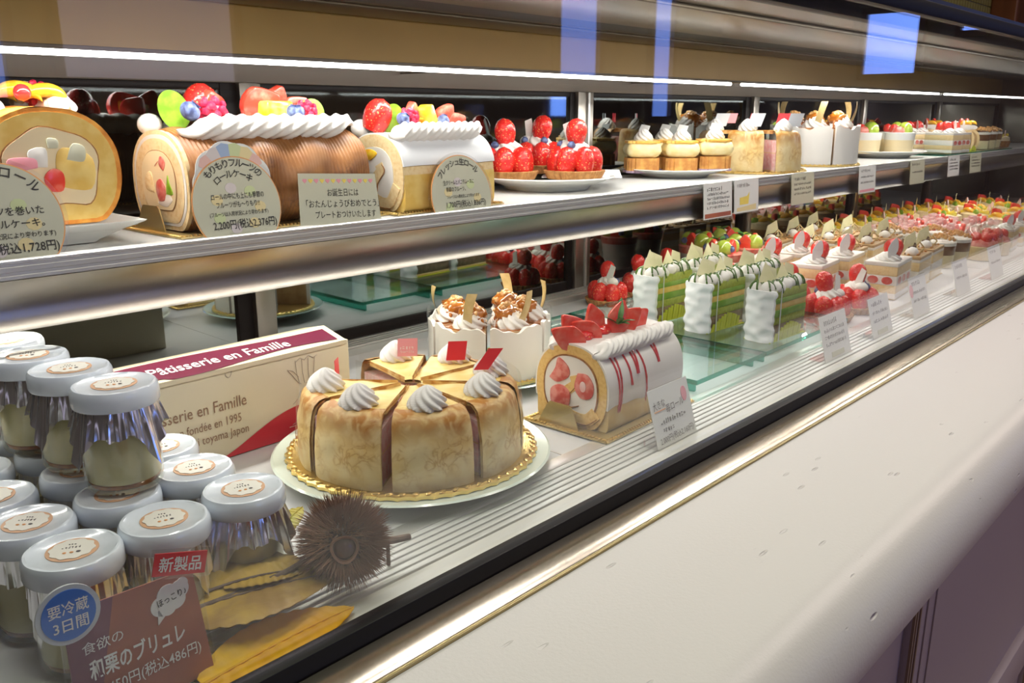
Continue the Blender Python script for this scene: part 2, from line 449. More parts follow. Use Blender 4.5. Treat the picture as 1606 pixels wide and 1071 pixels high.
# ------------------------------------------------------------------ mesh builder
class MB:
    def __init__(s):
        s.v, s.f = [], []

    def add(s, vs, fs, M=None):
        o = len(s.v)
        if M is not None:
            vs = [M @ Vector(p) for p in vs]
        s.v.extend([tuple(p) for p in vs])
        s.f.extend([tuple(i + o for i in f) for f in fs])
        return s

    def box(s, x0, x1, y0, y1, z0, z1, M=None):
        vs = [(x0, y0, z0), (x1, y0, z0), (x1, y1, z0), (x0, y1, z0), (x0, y0, z1), (x1, y0, z1), (x1, y1, z1), (x0, y1, z1)]
        return s.add(vs, [(0, 3, 2, 1), (4, 5, 6, 7), (0, 1, 5, 4), (1, 2, 6, 5), (2, 3, 7, 6), (3, 0, 4, 7)], M)

    def grid(s, fn, nu, nv, close_u=False, close_v=False, M=None):
        """fn(u, v) with u, v in 0..1"""
        cu, cv = (nu if close_u else nu + 1), (nv if close_v else nv + 1)
        vs = [fn(i / nu, j / nv) for j in range(cv) for i in range(cu)]
        fs = []
        for j in range(nv):
            for i in range(nu):
                a, b = j * cu + i, j * cu + (i + 1) % cu
                c, d = ((j + 1) % cv) * cu + (i + 1) % cu, ((j + 1) % cv) * cu + i
                fs.append((a, b, c, d))
        return s.add(vs, fs, M)

    def lathe(s, prof, n=32, M=None, cap0=True, cap1=True, wob=None):
        vs, fs = [], []
        for k, (r, z) in enumerate(prof):
            for i in range(n):
                a = 2 * PI * i / n
                q = r * (wob(a, k) if wob else 1.0)
                vs.append((q * math.cos(a), q * math.sin(a), z))
        for k in range(len(prof) - 1):
            for i in range(n):
                j = (i + 1) % n
                fs.append((k * n + i, k * n + j, (k + 1) * n + j, (k + 1) * n + i))
        if cap0:
            fs.append(tuple(range(n - 1, -1, -1)))
        if cap1:
            fs.append(tuple(range((len(prof) - 1) * n, len(prof) * n)))
        return s.add(vs, fs, M)

    def prism(s, poly, z0, z1, M=None):
        """poly: counter-clockwise (x, y)"""
        n = len(poly)
        vs = [(p[0], p[1], z0) for p in poly] + [(p[0], p[1], z1) for p in poly]
        fs = [tuple(range(n - 1, -1, -1)), tuple(range(n, 2 * n))]
        fs += [(i, (i + 1) % n, n + (i + 1) % n, n + i) for i in range(n)]
        return s.add(vs, fs, M)

    def prism_x(s, poly, x0, x1, M=None):
        """poly of (y, z), counter-clockwise seen from +x, extruded along x"""
        R = Matrix(((0, 0, 1, 0), (1, 0, 0, 0), (0, 1, 0, 0), (0, 0, 0, 1)))
        return s.prism(poly, x0, x1, (M @ R) if M is not None else R)

    def prism_y(s, poly, y0, y1, M=None):
        """poly of (x, z) counter-clockwise seen from -y, extruded along y"""
        R = Matrix(((1, 0, 0, 0), (0, 0, -1, 0), (0, 1, 0, 0), (0, 0, 0, 1)))
        return s.prism(poly, -y1, -y0, (M @ R) if M is not None else R)

    def blob(s, rx, ry, rz, n=16, m=10, M=None, lump=0.0, seed=0, fs=60.0):
        def fn(u, v):
            a, b = 2 * PI * u, PI * (v * 0.998 + 0.001) - PI / 2
            p = Vector((math.cos(a) * math.cos(b), math.sin(a) * math.cos(b), math.sin(b)))
            k = 1.0
            if lump:
                k += lump * mnoise.noise(p * 2.2 + Vector((seed, seed * 1.7, -seed)))
            return (p.x * rx * k, p.y * ry * k, p.z * rz * k)
        return s.grid(fn, n, m, close_u=True, M=M)

    def tube(s, pts, r, n=8, M=None, cap=True):
        pts = [Vector(p) for p in pts]
        rs = r if isinstance(r, (list, tuple)) else [r] * len(pts)
        vs, fs = [], []
        up = Vector((0.13, 0.21, 0.97))
        for k, p in enumerate(pts):
            t = (pts[min(k + 1, len(pts) - 1)] - pts[max(k - 1, 0)]).normalized()
            a = t.cross(up)
            if a.length < 1e-4:
                a = t.cross(Vector((1, 0, 0)))
            a.normalize()
            b = t.cross(a)
            for i in range(n):
                q = 2 * PI * i / n
                vs.append(p + (a * math.cos(q) + b * math.sin(q)) * rs[k])
        for k in range(len(pts) - 1):
            for i in range(n):
                j = (i + 1) % n
                fs.append((k * n + i, (k + 1) * n + i, (k + 1) * n + j, k * n + j))
        if cap:
            fs.append(tuple(range(n)))
            fs.append(tuple(range(len(pts) * n - 1, (len(pts) - 1) * n - 1, -1)))
        return s.add(vs, fs, M)

    def mesh(s, name, smooth=True, angle=40, bevel=0.0):
        me = bpy.data.meshes.new(name)
        me.from_pydata(s.v, [], s.f)
        me.validate()
        if bevel:
            bm = bmesh.new()
            bm.from_mesh(me)
            bmesh.ops.remove_doubles(bm, verts=bm.verts, dist=1e-6)
            es = [e for e in bm.edges if len(e.link_faces) == 2 and e.calc_face_angle(0) > 0.5]
            bmesh.ops.bevel(bm, geom=es, offset=bevel, segments=2, profile=0.5, affect='EDGES', clamp_overlap=True)
            bm.to_mesh(me)
            bm.free()
        if smooth:
            for p in me.polygons:
                p.use_smooth = True
            me.set_sharp_from_angle(angle=math.radians(angle))
        return me

    def build(s, name, m, parent=None, loc=None, rot=None, smooth=True, angle=40, bevel=0.0):
        me = s.mesh(name, smooth, angle, bevel)
        me.materials.append(MATS[m])
        o = bpy.data.objects.new(name, me)
        COL.objects.link(o)
        if parent is not None:
            o.parent = parent
        if loc is not None:
            o.location = loc
        if rot is not None:
            o.rotation_euler = rot
        return o


def tag(o, label=None, cat=None, group=None, kind=None):
    if label:
        o['label'] = label
    if cat:
        o['category'] = cat
    if group:
        o['group'] = group
    if kind:
        o['kind'] = kind
    return o


def thing(name, label, cat, loc=(0, 0, 0), rz=0.0, group=None):
    o = bpy.data.objects.new(name, None)
    o.empty_display_size = 0.02
    COL.objects.link(o)
    o.location = loc
    o.rotation_euler = (0, 0, rz)
    return tag(o, label, cat, group)


def kids(o):
    return KID.get(o.name, [])


KID = {}


def index_kids():
    KID.clear()
    for o in bpy.data.objects:
        if o.parent is not None:
            KID.setdefault(o.parent.name, []).append(o)


def copy_tree(o, loc=None, rz=None, label=None, group=None, parent=None, scale=None):
    c = o.copy()
    COL.objects.link(c)
    if parent is not None:
        c.parent = parent
    for ch in kids(o):
        copy_tree(ch, parent=c)
    if loc is not None:
        c.location = loc
    if rz is not None:
        c.rotation_euler = (0, 0, rz)
    if label:
        c['label'] = label
    if group:
        c['group'] = group
    if scale:
        c.scale = (scale,) * 3
    return c


def T(x, y, z):
    return Matrix.Translation((x, y, z))


def R(ax, deg):
    return Matrix.Rotation(math.radians(deg), 4, ax)


def S(x, y=None, z=None):
    y = x if y is None else y
    z = x if z is None else z
    return Matrix.Diagonal((x, y, z, 1))


# ---- lettering (mesh from Blender's own built-in font)
_txt = {}


def text_geo(body, bold=0.0):
    k = (body, bold)
    if k not in _txt:
        c = bpy.data.curves.new('lettering', 'FONT')
        c.body = body
        c.resolution_u = 2
        c.offset = bold
        o = bpy.data.objects.new('lettering', c)
        COL.objects.link(o)
        dg = bpy.context.evaluated_depsgraph_get()
        me = bpy.data.meshes.new_from_object(o.evaluated_get(dg))
        vs = [(v.co.x, v.co.y, 0.0) for v in me.vertices]
        fs = [tuple(p.vertices) for p in me.polygons]
        bpy.data.objects.remove(o)
        bpy.data.curves.remove(c)
        bpy.data.meshes.remove(me)
        _txt[k] = (vs, fs)
    return _txt[k]


RX90 = R('X', 90)


def put_text(mb, body, x, z, size, width=None, align='L', y=-0.0012, M=None, bold=0.0, rot=0.0):
    """lettering in the local x-z plane facing -y; width squeezes the line to a given length"""
    vs, fs = text_geo(body, bold)
    if not vs:
        return
    x0, x1 = min(v[0] for v in vs), max(v[0] for v in vs)
    sx = size if width is None else width / max(x1 - x0, 1e-6)
    ox = {'L': -x0, 'C': -(x0 + x1) / 2, 'R': -x1}[align]
    A = T(x, y, z) @ R('Y', -rot) @ RX90 @ S(sx, size, 1) @ T(ox, 0, 0)
    if M is not None:
        A = M @ A
    mb.add(vs, fs, A)


def arc_text(mb, body, cx, cz, r, a0, a1, size, y=-0.0012, M=None, bold=0.0):
    n = len(body)
    for i, ch in enumerate(body):
        a = math.radians(a0 + (a1 - a0) * i / max(n - 1, 1))
        put_text(mb, ch, cx + r * math.cos(a), cz + r * math.sin(a), size, None, 'C', y, M, bold, math.degrees(a) - 90)


def scribble(mb, x0, x1, z, h, y=-0.0012, M=None, seed=1):
    """a line of writing too small to read: short uneven strokes"""
    q = random.Random(seed)
    x = x0
    while x < x1 - h * 0.4:
        wd = h * q.uniform(0.35, 0.8)
        for k in range(2):
            zz = z + h * q.uniform(0.0, 0.7)
            t = h * 0.14
            if q.random() < 0.5:
                mb.box(x, x + wd * 0.8, y, y + 0.0003, zz, zz + t, M)
            else:
                xx = x + wd * q.uniform(0.1, 0.6)
                mb.box(xx, xx + t, y, y + 0.0003, z, z + h * q.uniform(0.6, 1.0), M)
        x += wd + h * 0.25


# ------------------------------------------------------------------ the shop around the case
FLOORZ, CEILZ = -0.95, 1.75
def struct(mb, name, m, **k):
    return tag(mb.build(name, m, **k), kind='structure')


struct(MB().box(-3.2, 8.0, -3.8, 1.62, FLOORZ - 0.05, FLOORZ), 'floor', 'shop_floor', smooth=False)
struct(MB().box(-3.2, 8.0, -3.8, 1.62, CEILZ, CEILZ + 0.05), 'ceiling', 'shop_ceiling', smooth=False)
struct(MB().box(-3.25, -3.2, -3.8, 1.62, FLOORZ, CEILZ), 'wall_left', 'shop_wall', smooth=False)
wall_r = struct(MB().box(8.0, 8.05, -3.8, 1.62, FLOORZ, CEILZ), 'wall_right', 'shop_wall', smooth=False)
wall_f = struct(MB().box(-3.2, 8.0, -3.85, -3.8, FLOORZ, CEILZ), 'wall_front', 'shop_wall', smooth=False)
wall_b = struct(MB().box(-3.2, 8.0, 1.62, 1.67, FLOORZ, CEILZ), 'wall_back', 'grout', smooth=False)
tile_me = MB().box(-0.0215, 0.0215, -0.008, 0.0, -0.0215, 0.0215).mesh('tile', bevel=0.002)
tile_me.materials.append(MATS['tile_green'])
for i in range(24):
    for j in range(9):
        t = bpy.data.objects.new('tile', tile_me)
        COL.objects.link(t)
        t.parent = wall_b
        t.location = (4.78 + i * 0.047, 1.62, 0.72 + j * 0.047)
struct(MB().box(5.88, 6.3, 1.47, 1.615, FLOORZ, CEILZ), 'trim_1', 'wood_brown', smooth=False, bevel=0.01)


def window(n, wall, a0, a1, z0, z1, m='daylight'):
    mb, fr = MB(), MB()
    wd = 0.05
    if wall == 'f':
        y = -3.795
        mb.box(a0, a1, y - 0.004, y + 0.004, z0, z1)
        for b in ((a0 - wd, a0, z0 - wd, z1 + wd), (a1, a1 + wd, z0 - wd, z1 + wd), (a0, a1, z0 - wd, z0), (a0, a1, z1, z1 + wd)):
            fr.box(b[0], b[1], y - 0.004, y + 0.05, b[2], b[3])
    else:
        x = 7.995
        mb.box(x - 0.004, x + 0.004, a0, a1, z0, z1)
        for b in ((a0 - wd, a0, z0 - wd, z1 + wd), (a1, a1 + wd, z0 - wd, z1 + wd), (a0, a1, z0 - wd, z0), (a0, a1, z1, z1 + wd)):
            fr.box(x - 0.05, x + 0.004, b[0], b[1], b[2], b[3])
    o = struct(fr, 'window_%d' % n, 'shop_wood', smooth=False)
    mb.build('pane', m, o, smooth=False)


window(1, 'f', 0.6, 1.46, 0.40, 1.5)
window(2, 'f', 1.72, 2.64, 0.50, 1.5, 'daylight_dim')  # added glowing pane for a pale pillar's soft lilac reflection
window(3, 'f', 5.45, 5.95, 0.60, 1.5)
window(4, 'f', 6.75, 7.05, 0.30, 1.5)
window(5, 'r', -2.36, -1.92, 0.66, 1.16)
window(6, 'r', -1.58, -1.44, 0.98, 1.25)
window(7, 'f', -2.0, -1.2, 0.3, 1.4, 'daylight_dim')

# ------------------------------------------------------------------ counter with bullnose ledge
X0, X1 = -0.6, 4.2
led = MB()
arc = [(0.222 + 0.045 * math.cos(math.radians(a)), -0.0465 + 0.045 * math.sin(math.radians(a))) for a in range(90, 275, 6)]
poly = [(0.3602, -0.0015)] + arc + [(0.3602, -0.0915)]
poly = poly[::-1]
led.prism_x([(p[0], p[1]) for p in poly][::-1], X0, X1)
led.build('counter_ledge', 'counter_stone', angle=30)
tag(bpy.data.objects['counter_ledge'], 'long pale stone counter ledge with thick rounded front edge', 'counter')

cf = thing('panelled_counter', 'lilac painted panelled counter with grooved pilasters under the stone ledge', 'counter', (0, 0, FLOORZ))
PF = 0.232
MB().box(X0, X1, PF, 0.39, 0.0, 0.858).build('carcass', 'panel_paint', cf, smooth=False)
for xs in (-0.10, 0.42, 0.94 - 0.07, 1.55, 2.2):
    MB().box(xs - 0.036, xs + 0.036, PF - 0.008, PF + 0.01, 0.02, 0.857).build('pilaster', 'panel_paint', cf, bevel=0.002)
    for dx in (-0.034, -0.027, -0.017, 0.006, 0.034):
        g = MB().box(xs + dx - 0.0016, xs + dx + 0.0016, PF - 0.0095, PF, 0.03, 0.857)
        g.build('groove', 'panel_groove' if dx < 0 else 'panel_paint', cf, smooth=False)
for a, b in ((0.47, 0.82), (0.92, 1.5), (1.6, 2.15)):
    MB().box(a, b, PF - 0.012, PF + 0.002, 0.40, 0.47).build('rail', 'panel_paint', cf, bevel=0.004)

# ------------------------------------------------------------------ display case
case = thing('display_case', 'long refrigerated glass display case with steel frames and mirrored back doors', 'display case', (0, 0, 0))
CX1 = 3.95
MB().box(X0, CX1, 0.505, 1.005, -0.02, 0.0).build('deck', 'deck_white', case, smooth=False)
for x in (-0.1, 0.62, 1.34, 2.06, 2.78):
    MB().box(x - 0.0008, x + 0.0008, 0.506, 0.955, 0.0, 0.0004).build('deck_seam', 'aluminium', case, smooth=False)
MB().box(X0, CX1, 0.490, 0.507, -0.02, 0.0015).build('front_band', 'aluminium', case, bevel=0.0006)
for i in range(6):                                    # ribs of the air grille
    y = 0.4445 + i * 0.0078
    MB().box(X0, CX1, y, y + 0.0058, -0.02, 0.0016).build('grille_rib', 'aluminium_white', case, bevel=0.0008)
MB().box(X0, CX1, 0.440, 0.492, -0.03, -0.004).build('grille_bed', 'aluminium', case, smooth=False)
MB().box(X0, CX1, 0.404, 0.4425, -0.02, 0.001).build('inner_ledge', 'shelf_white', case, bevel=0.0006)
MB().box(X0, CX1, 0.3925, 0.4055, -0.02, 0.0175).build('gasket', 'black_rubber', case, bevel=0.0016)
MB().box(X0, CX1, 0.3912, 0.3927, -0.02, 0.004).build('gasket_lip', 'black_rubber', case, bevel=0.0008)
# rolled chrome ledge trim
cp = [(0.3912, 0.0045)] + [(0.3912 - 0.0282 * math.sin(t * PI / 2), -0.003 + 0.0075 * math.cos(t * PI / 2)) for t in (0.12, 0.25, 0.38, 0.5, 0.62, 0.75, 0.88, 1.0)] + [(0.363, -0.012), (0.3912, -0.012)]
MB().prism_x(cp[::-1], X0, CX1).build('chrome_trim', 'chrome', case, angle=35)
MB().box(X0, CX1, 0.3605, 0.3635, -0.012, 0.0006).build('trim_edge', 'brass_edge', case, bevel=0.0004)
pane = MB().box(X0, CX1, 0.3965, 0.4025, 0.009, 0.447).build('front_glass', 'front_pane', case, smooth=False)
MB().box(X0, CX1, 0.392, 0.407, 0.446, 0.463).build('top_rail', 'black_rubber', case, bevel=0.001)
# back sill, doors
MB().box(X0, CX1, 0.955, 1.02, -0.02, 0.010).build('back_sill', 'aluminium', case, bevel=0.001)
for i in range(4):
    MB().box(X0, CX1, 0.960 + i * 0.009, 0.965 + i * 0.009, 0.009, 0.0125).build('sill_rib', 'aluminium', case, bevel=0.0008)
ZB, ZT = 0.010, 0.3655
MB().box(X0, CX1, 1.0, 1.03, ZT, 0.400).build('door_head', 'steel_dark', case, bevel=0.001)
MB().box(X0, CX1, 1.002, 1.03, 0.399, 0.458).build('amber_reflection_panel', 'amber_reflection_panel', case, smooth=False)  # plain board coloured like the shop's warm reflection
splits = [-0.6, 0.590, 1.262, 1.90, 2.55, 3.2, 3.95]
for k in range(6):
    a, b = splits[k], splits[k + 1]
    dr = MB().box(a + 0.012, b - 0.012, 1.004, 1.010, ZB + 0.014, ZT - 0.006).build('door', 'mirror_glass', case, smooth=False)
    MB().box(a + 0.006, b - 0.006, 1.0, 1.012, ZB, ZB + 0.016).build('bottom_rail', 'black_rubber', dr, bevel=0.001)
    MB().box(a + 0.006, b - 0.006, 1.0, 1.012, ZT - 0.008, ZT).build('top_rail', 'black_rubber', dr, bevel=0.001)
    MB().box(b - 0.036, b - 0.012, 0.999, 1.012, ZB, ZT).build('stile', 'black_rubber', dr, bevel=0.001)
    MB().box(a + 0.010, a + 0.020, 0.999, 1.012, ZB, ZT).build('stile', 'steel', dr, bevel=0.001)
for k in (1, 2, 3, 4, 5):
    p = splits[k]
    wv = 0.022 if k != 2 else 0.04
    MB().box(p - wv / 2 - 0.004, p + wv / 2, 0.990, 1.015, ZB, ZT + 0.001).build('post', 'steel', case, bevel=0.0015)
    if k == 2:
        MB().box(p + 0.0, p + 0.006, 0.986, 0.991, ZB, ZT).build('post_bead', 'aluminium', case, bevel=0.001)
# roof underside with air slot and rails
MB().box(X0, CX1, 0.40, 1.03, 0.4585, 0.470).build('roof', 'steel_roof', case, smooth=False)
MB().box(X0, CX1, 0.80, 0.865, 0.4560, 0.4590).build('air_slot', 'black_slot', case, smooth=False)
MB().box(X0, CX1, 0.90, 0.985, 0.4555, 0.459).build('roof_rail', 'steel_roof', case, bevel=0.001)
MB().box(X0, CX1, 0.60, 0.78, 0.452, 0.459).build('evaporator_cover', 'steel_roof', case, bevel=0.002)
MB().box(X0, CX1, 0.446, 0.464, 0.441, 0.459).build('lamp_channel', 'black_slot', case, bevel=0.001)  # channel of the added front strip
MB().box(X0, CX1, 0.468, 0.472, 0.452, 0.459).build('roof_bead', 'aluminium', case, bevel=0.0008)
# end panel
MB().box(CX1, CX1 + 0.02, 0.39, 1.03, -0.02, 0.47).build('end_panel', 'steel', case, bevel=0.002)
# light tube on little brackets
for a, b in ((0.05, 1.43), (1.47, 2.55), (2.6, 3.9)):
    tb = MB().tube([(a, 0.80, 0.3795), (b, 0.80, 0.3795)], 0.0027, 10).build('light_tube', 'strip_glow', case)
    for x in (a + 0.02, (a + b) / 2 + 0.1, b - 0.02):
        MB().tube([(x, 0.80, 0.3822), (x, 0.84, 0.3850), (x, 1.001, 0.3850)], 0.0014, 6).build('bracket', 'steel', tb)

# upper shelf
shelf = thing('display_shelf', 'white shelf with ribbed aluminium front rail running above the deck', 'shelf', (0, 0, 0))
SZ = 0.215
MB().box(X0, CX1, 0.745, 0.9845, 0.203, SZ).build('board', 'shelf_white', shelf, smooth=False)
nose = [(0.752, SZ), (0.752, 0.203), (0.739, 0.2025), (0.735, 0.204), (0.735, 0.2065), (0.7362, 0.207), (0.7362, 0.2095), (0.735, 0.210), (0.735, 0.2135), (0.7362, 0.214), (0.7362, 0.2162), (0.735, 0.2168), (0.735, 0.2185), (0.7365, 0.2195), (0.7395, 0.2195), (0.741, SZ)]
MB().prism_x(nose, X0, CX1).build('front_rail', 'aluminium', shelf, angle=20)
val = [(0.7365, 0.203), (0.7405, 0.196), (0.7425, 0.184), (0.7415, 0.173), (0.7385, 0.1655), (0.7365, 0.1625), (0.739, 0.1622), (0.7425, 0.166), (0.7455, 0.173), (0.7465, 0.184), (0.7450, 0.197), (0.744, 0.203)]
MB().prism_x(val, X0, CX1).build('valance', 'steel', shelf, angle=50)
MB().box(X0, CX1, 0.765, 0.785, 0.1815, 0.2035).build('lamp_channel', 'aluminium_white', shelf, bevel=0.001)
for x in (-0.3, 0.595, 1.262, 1.9, 2.55, 3.2):
    MB().box(x - 0.003, x + 0.003, 0.80, 0.9845, 0.170, 0.2035).build('bracket', 'steel', shelf, bevel=0.001)

# ------------------------------------------------------------------ sweets: shared shapes
def rosette(mb, r, h, M=None, lobes=9, twist=1.1, n=72, m=14, amp=0.13):
    """piped star-nozzle swirl"""
    def fn(u, v):
        a = 2 * PI * u
        t = v
        pr = math.sin(min(1.0, 0.30 + 0.72 * (1 - t)) * PI / 2) * (1 - t ** 3.2) ** 0.5 if t < 1 else 0.0
        pr = max(pr, 0.02)
        if t < 0.12:
            pr *= 0.86 + 0.14 * t / 0.12
        q = r * pr * (1 + amp * math.cos(lobes * (a + twist * t * 1.6)))
        return (q * math.cos(a), q * math.sin(a), h * t)
    return mb.grid(fn, n, m, close_u=True, M=M)


def rope(mb, L, r, pitch, M=None, lobes=5, flat=0.9):
    """piped shell border along +x, diagonal swirls"""
    n, m = max(24, int(L / pitch * 10)), 30

    def fn(u, v):
        x = u * L
        ph = x / pitch
        env = min(1.0, (x + 0.00004) / (0.5 * pitch), (L - x + 0.00004) / (0.5 * pitch)) ** 0.5
        q = r * env * (0.86 + 0.14 * abs(math.sin(PI * ph)) ** 0.7)
        a = 2 * PI * v
        q *= 1 + 0.12 * math.cos(lobes * a + 2 * PI * ph * 1.0 * 1.6)
        y, z = q * math.cos(a), q * flat * math.sin(a)
        return (x + 0.45 * pitch * math.sin(a), y, z)
    mb.grid(fn, n, m, close_v=True, M=M)
    return mb


def strawberry(mb, r, h, M=None, n=18, m=12):
    """whole berry, tip up"""
    def fn(u, v):
        a = 2 * PI * u
        t = v
        pr = max((max(1 - t, 0) ** 0.55) * (0.62 + 1.15 * t) / 0.84, 0.01)
        k = 1 + 0.05 * math.cos(3 * a + 1)
        return (r * pr * k * math.cos(a), r * pr * k * math.sin(a), h * t)
    return mb.grid(fn, n, m, close_u=True, M=M)


def berry_slice(mb, r, h, th, M=None):
    """lengthwise strawberry slice, flat in x-z"""
    pts = []
    for i in range(20):
        a = 2 * PI * i / 20
        x, z = math.cos(a), math.sin(a)
        x *= (1 - 0.62 * max(0, z) ** 1.2)
        pts.append((x * r, h * (z + 1) / 2))
    mb.prism_y(pts, -th / 2, th / 2, M)
    return mb


def berry_part(parent, M, r=0.013, h=0.028, m='strawberry', name='strawberry'):
    mb = MB()
    strawberry(mb, r, h)
    o = mb.build(name, m, parent)
    o.matrix_local = M
    return o


def raspberry(mb, r, M=None):
    q = random.Random(3)
    for k in range(26):
        z = 1 - 2 * (k + 0.5) / 26
        a = k * 2.39996
        s = math.sqrt(1 - z * z)
        p = (s * math.cos(a) * r, s * math.sin(a) * r, z * r)
        A = T(*p)
        mb.blob(r * 0.33, r * 0.33, r * 0.33, 6, 4, (M @ A) if M is not None else A)
    mb.blob(r * 0.9, r * 0.9, r * 0.9, 8, 6, M)
    return mb


def blueberry(mb, r, M=None):
    mb.blob(r, r, r * 0.88, 14, 9, M)
    A = T(0, 0, r * 0.78)
    A = M @ A if M is not None else A
    mb.lathe([(r * 0.45, 0), (r * 0.52, r * 0.18), (r * 0.36, r * 0.16), (r * 0.28, r * 0.02)], 10, A, cap0=False, wob=lambda a, k: 1 + (0.18 * math.cos(5 * a) if k == 1 else 0))
    return mb


def leaf(mb, L, W, M=None, curl=0.3, th=0.0006, n=12, fold=0.25):
    """pointed leaf along +x, curling down"""
    def top(u, v):
        x = u * L
        wv = W * math.sin(PI * min(1.0, u ** 0.8)) ** 0.9 * 0.5 + 1e-5
        s = (v - 0.5) * 2
        return (x, s * wv, -curl * L * (u - 0.4) ** 2 + fold * abs(s) * wv)
    mb.grid(top, n, 6, M=M)
    mb.grid(lambda u, v: (lambda p: (p[0], p[1], p[2] - th))(top(u, 1 - v)), n, 6, M=M)
    return mb


def shard(mb, poly, th, M=None):
    return mb.prism_y(poly, -th / 2, th / 2, M)


def wedge_pts(r0, r1, half, n=14):
    """plan of a cake slice: apex toward the centre, outer arc; centred on +x"""
    p = []
    if r0 < 1e-4:
        p.append((0, 0))
    else:
        p += [(r0 * math.cos(half), -r0 * math.sin(half))] if False else []
        p.append((r0, 0))
    for i in range(n + 1):
        a = -half + 2 * half * i / n
        p.append((r1 * math.cos(a), r1 * math.sin(a)))
    return p


def plate(name, label, loc, r, m='china', rim=0.016, group=None, pattern=False, h=0.016):
    t = thing(name, label, 'plate', loc, group=group)
    pr = [(r * 0.55, 0), (r * 0.60, 0.0), (r * 0.66, h * 0.35), (r * 0.80, h * 0.62), (r * 0.985, h), (r, h * 1.06), (r * 0.985, h * 1.15), (r * 0.80, h * 0.80), (r * 0.62, h * 0.56), (r * 0.3, h * 0.52), (0.0005, h * 0.52)]
    b = MB().lathe(pr, 72, cap1=True).build('dish', m, t)
    if pattern:
        mb = MB()
        q = random.Random(5)
        for k in range(11):
            a = 2 * PI * k / 11 + 0.2
            rr = r * 0.90
            pts = []
            for i in range(14):
                u = i / 13
                pts.append((rr * math.cos(a + 0.22 * u) * (1 + 0.03 * math.sin(6 * u + k)), rr * math.sin(a + 0.22 * u) * (1 + 0.03 * math.sin(6 * u + k)), h * 1.0))
            mb.tube(pts, 0.00045, 5)
            mb.lathe([(0.003, 0), (0.0034, 0.0004)], 8, T(rr * math.cos(a + 0.3), rr * math.sin(a + 0.3), h * 0.985))
        mb.build('rim_drawing', 'china_pattern', b)
    return t


def lace_board(name, label, loc, rx, ry=None, group=None, round_=True, rz=0.0, flap=False):
    """gold cardboard with an embossed lace border"""
    t = thing(name, label, 'cake board', loc, rz, group)
    mb = MB()
    if round_:
        n = 150
        def wob(a, k):
            return 1 + (0.012 * math.cos(50 * a) if k > 0 else 0)
        mb.lathe([(rx * 0.93, 0), (rx, 0.0), (rx * 1.0, 0.003), (rx * 0.97, 0.0042), (rx * 0.935, 0.0025), (rx * 0.90, 0.0022), (0.0005, 0.0022)], n, wob=wob)
        mb.build('card', 'gold', t)
        be = MB()
        for k in range(64):
            a = 2 * PI * k / 64
            be.blob(rx * 0.018, rx * 0.034, 0.0014, 6, 4, T(rx * 0.972 * math.cos(a), rx * 0.972 * math.sin(a), 0.0044) @ R('Z', math.degrees(a) + 35))
        be.build('lace_edge', 'gold', t)
    else:
        mb.box(-rx, rx, -ry, ry, 0, 0.0016)
        mb.build('card', 'gold_flat', t, bevel=0.0004)
        be = MB()
        for sx in (-1, 1):
            k = int(2 * ry / 0.0045)
            for i in range(k):
                be.blob(0.0032, 0.0017, 0.0016, 6, 4, T(sx * (rx - 0.003), -ry + (i + 0.5) * 2 * ry / k, 0.002) @ R('Z', 25 * sx))
        for sy in (-1, 1):
            k = int(2 * rx / 0.0045)
            for i in range(k):
                be.blob(0.0017, 0.0032, 0.0016, 6, 4, T(-rx + (i + 0.5) * 2 * rx / k, sy * (ry - 0.003), 0.002) @ R('Z', 25 * sy))
        be.build('lace_edge', 'gold', t)
        if flap:                                       # folded gold end stop in front of the cut face
            fl = MB()
            fl.prism_x([(-ry * 0.46, 0.0), (ry * 0.50, 0.0), (ry * 0.30, 0.022), (ry * 0.24, 0.025), (-ry * 0.22, 0.025), (-ry * 0.28, 0.022)], -0.0006, 0.0006, T(-rx + 0.0085, 0.012, 0.0015) @ R('Y', 3))
            fl.build('end_stop', 'gold_flat', t)
    return t


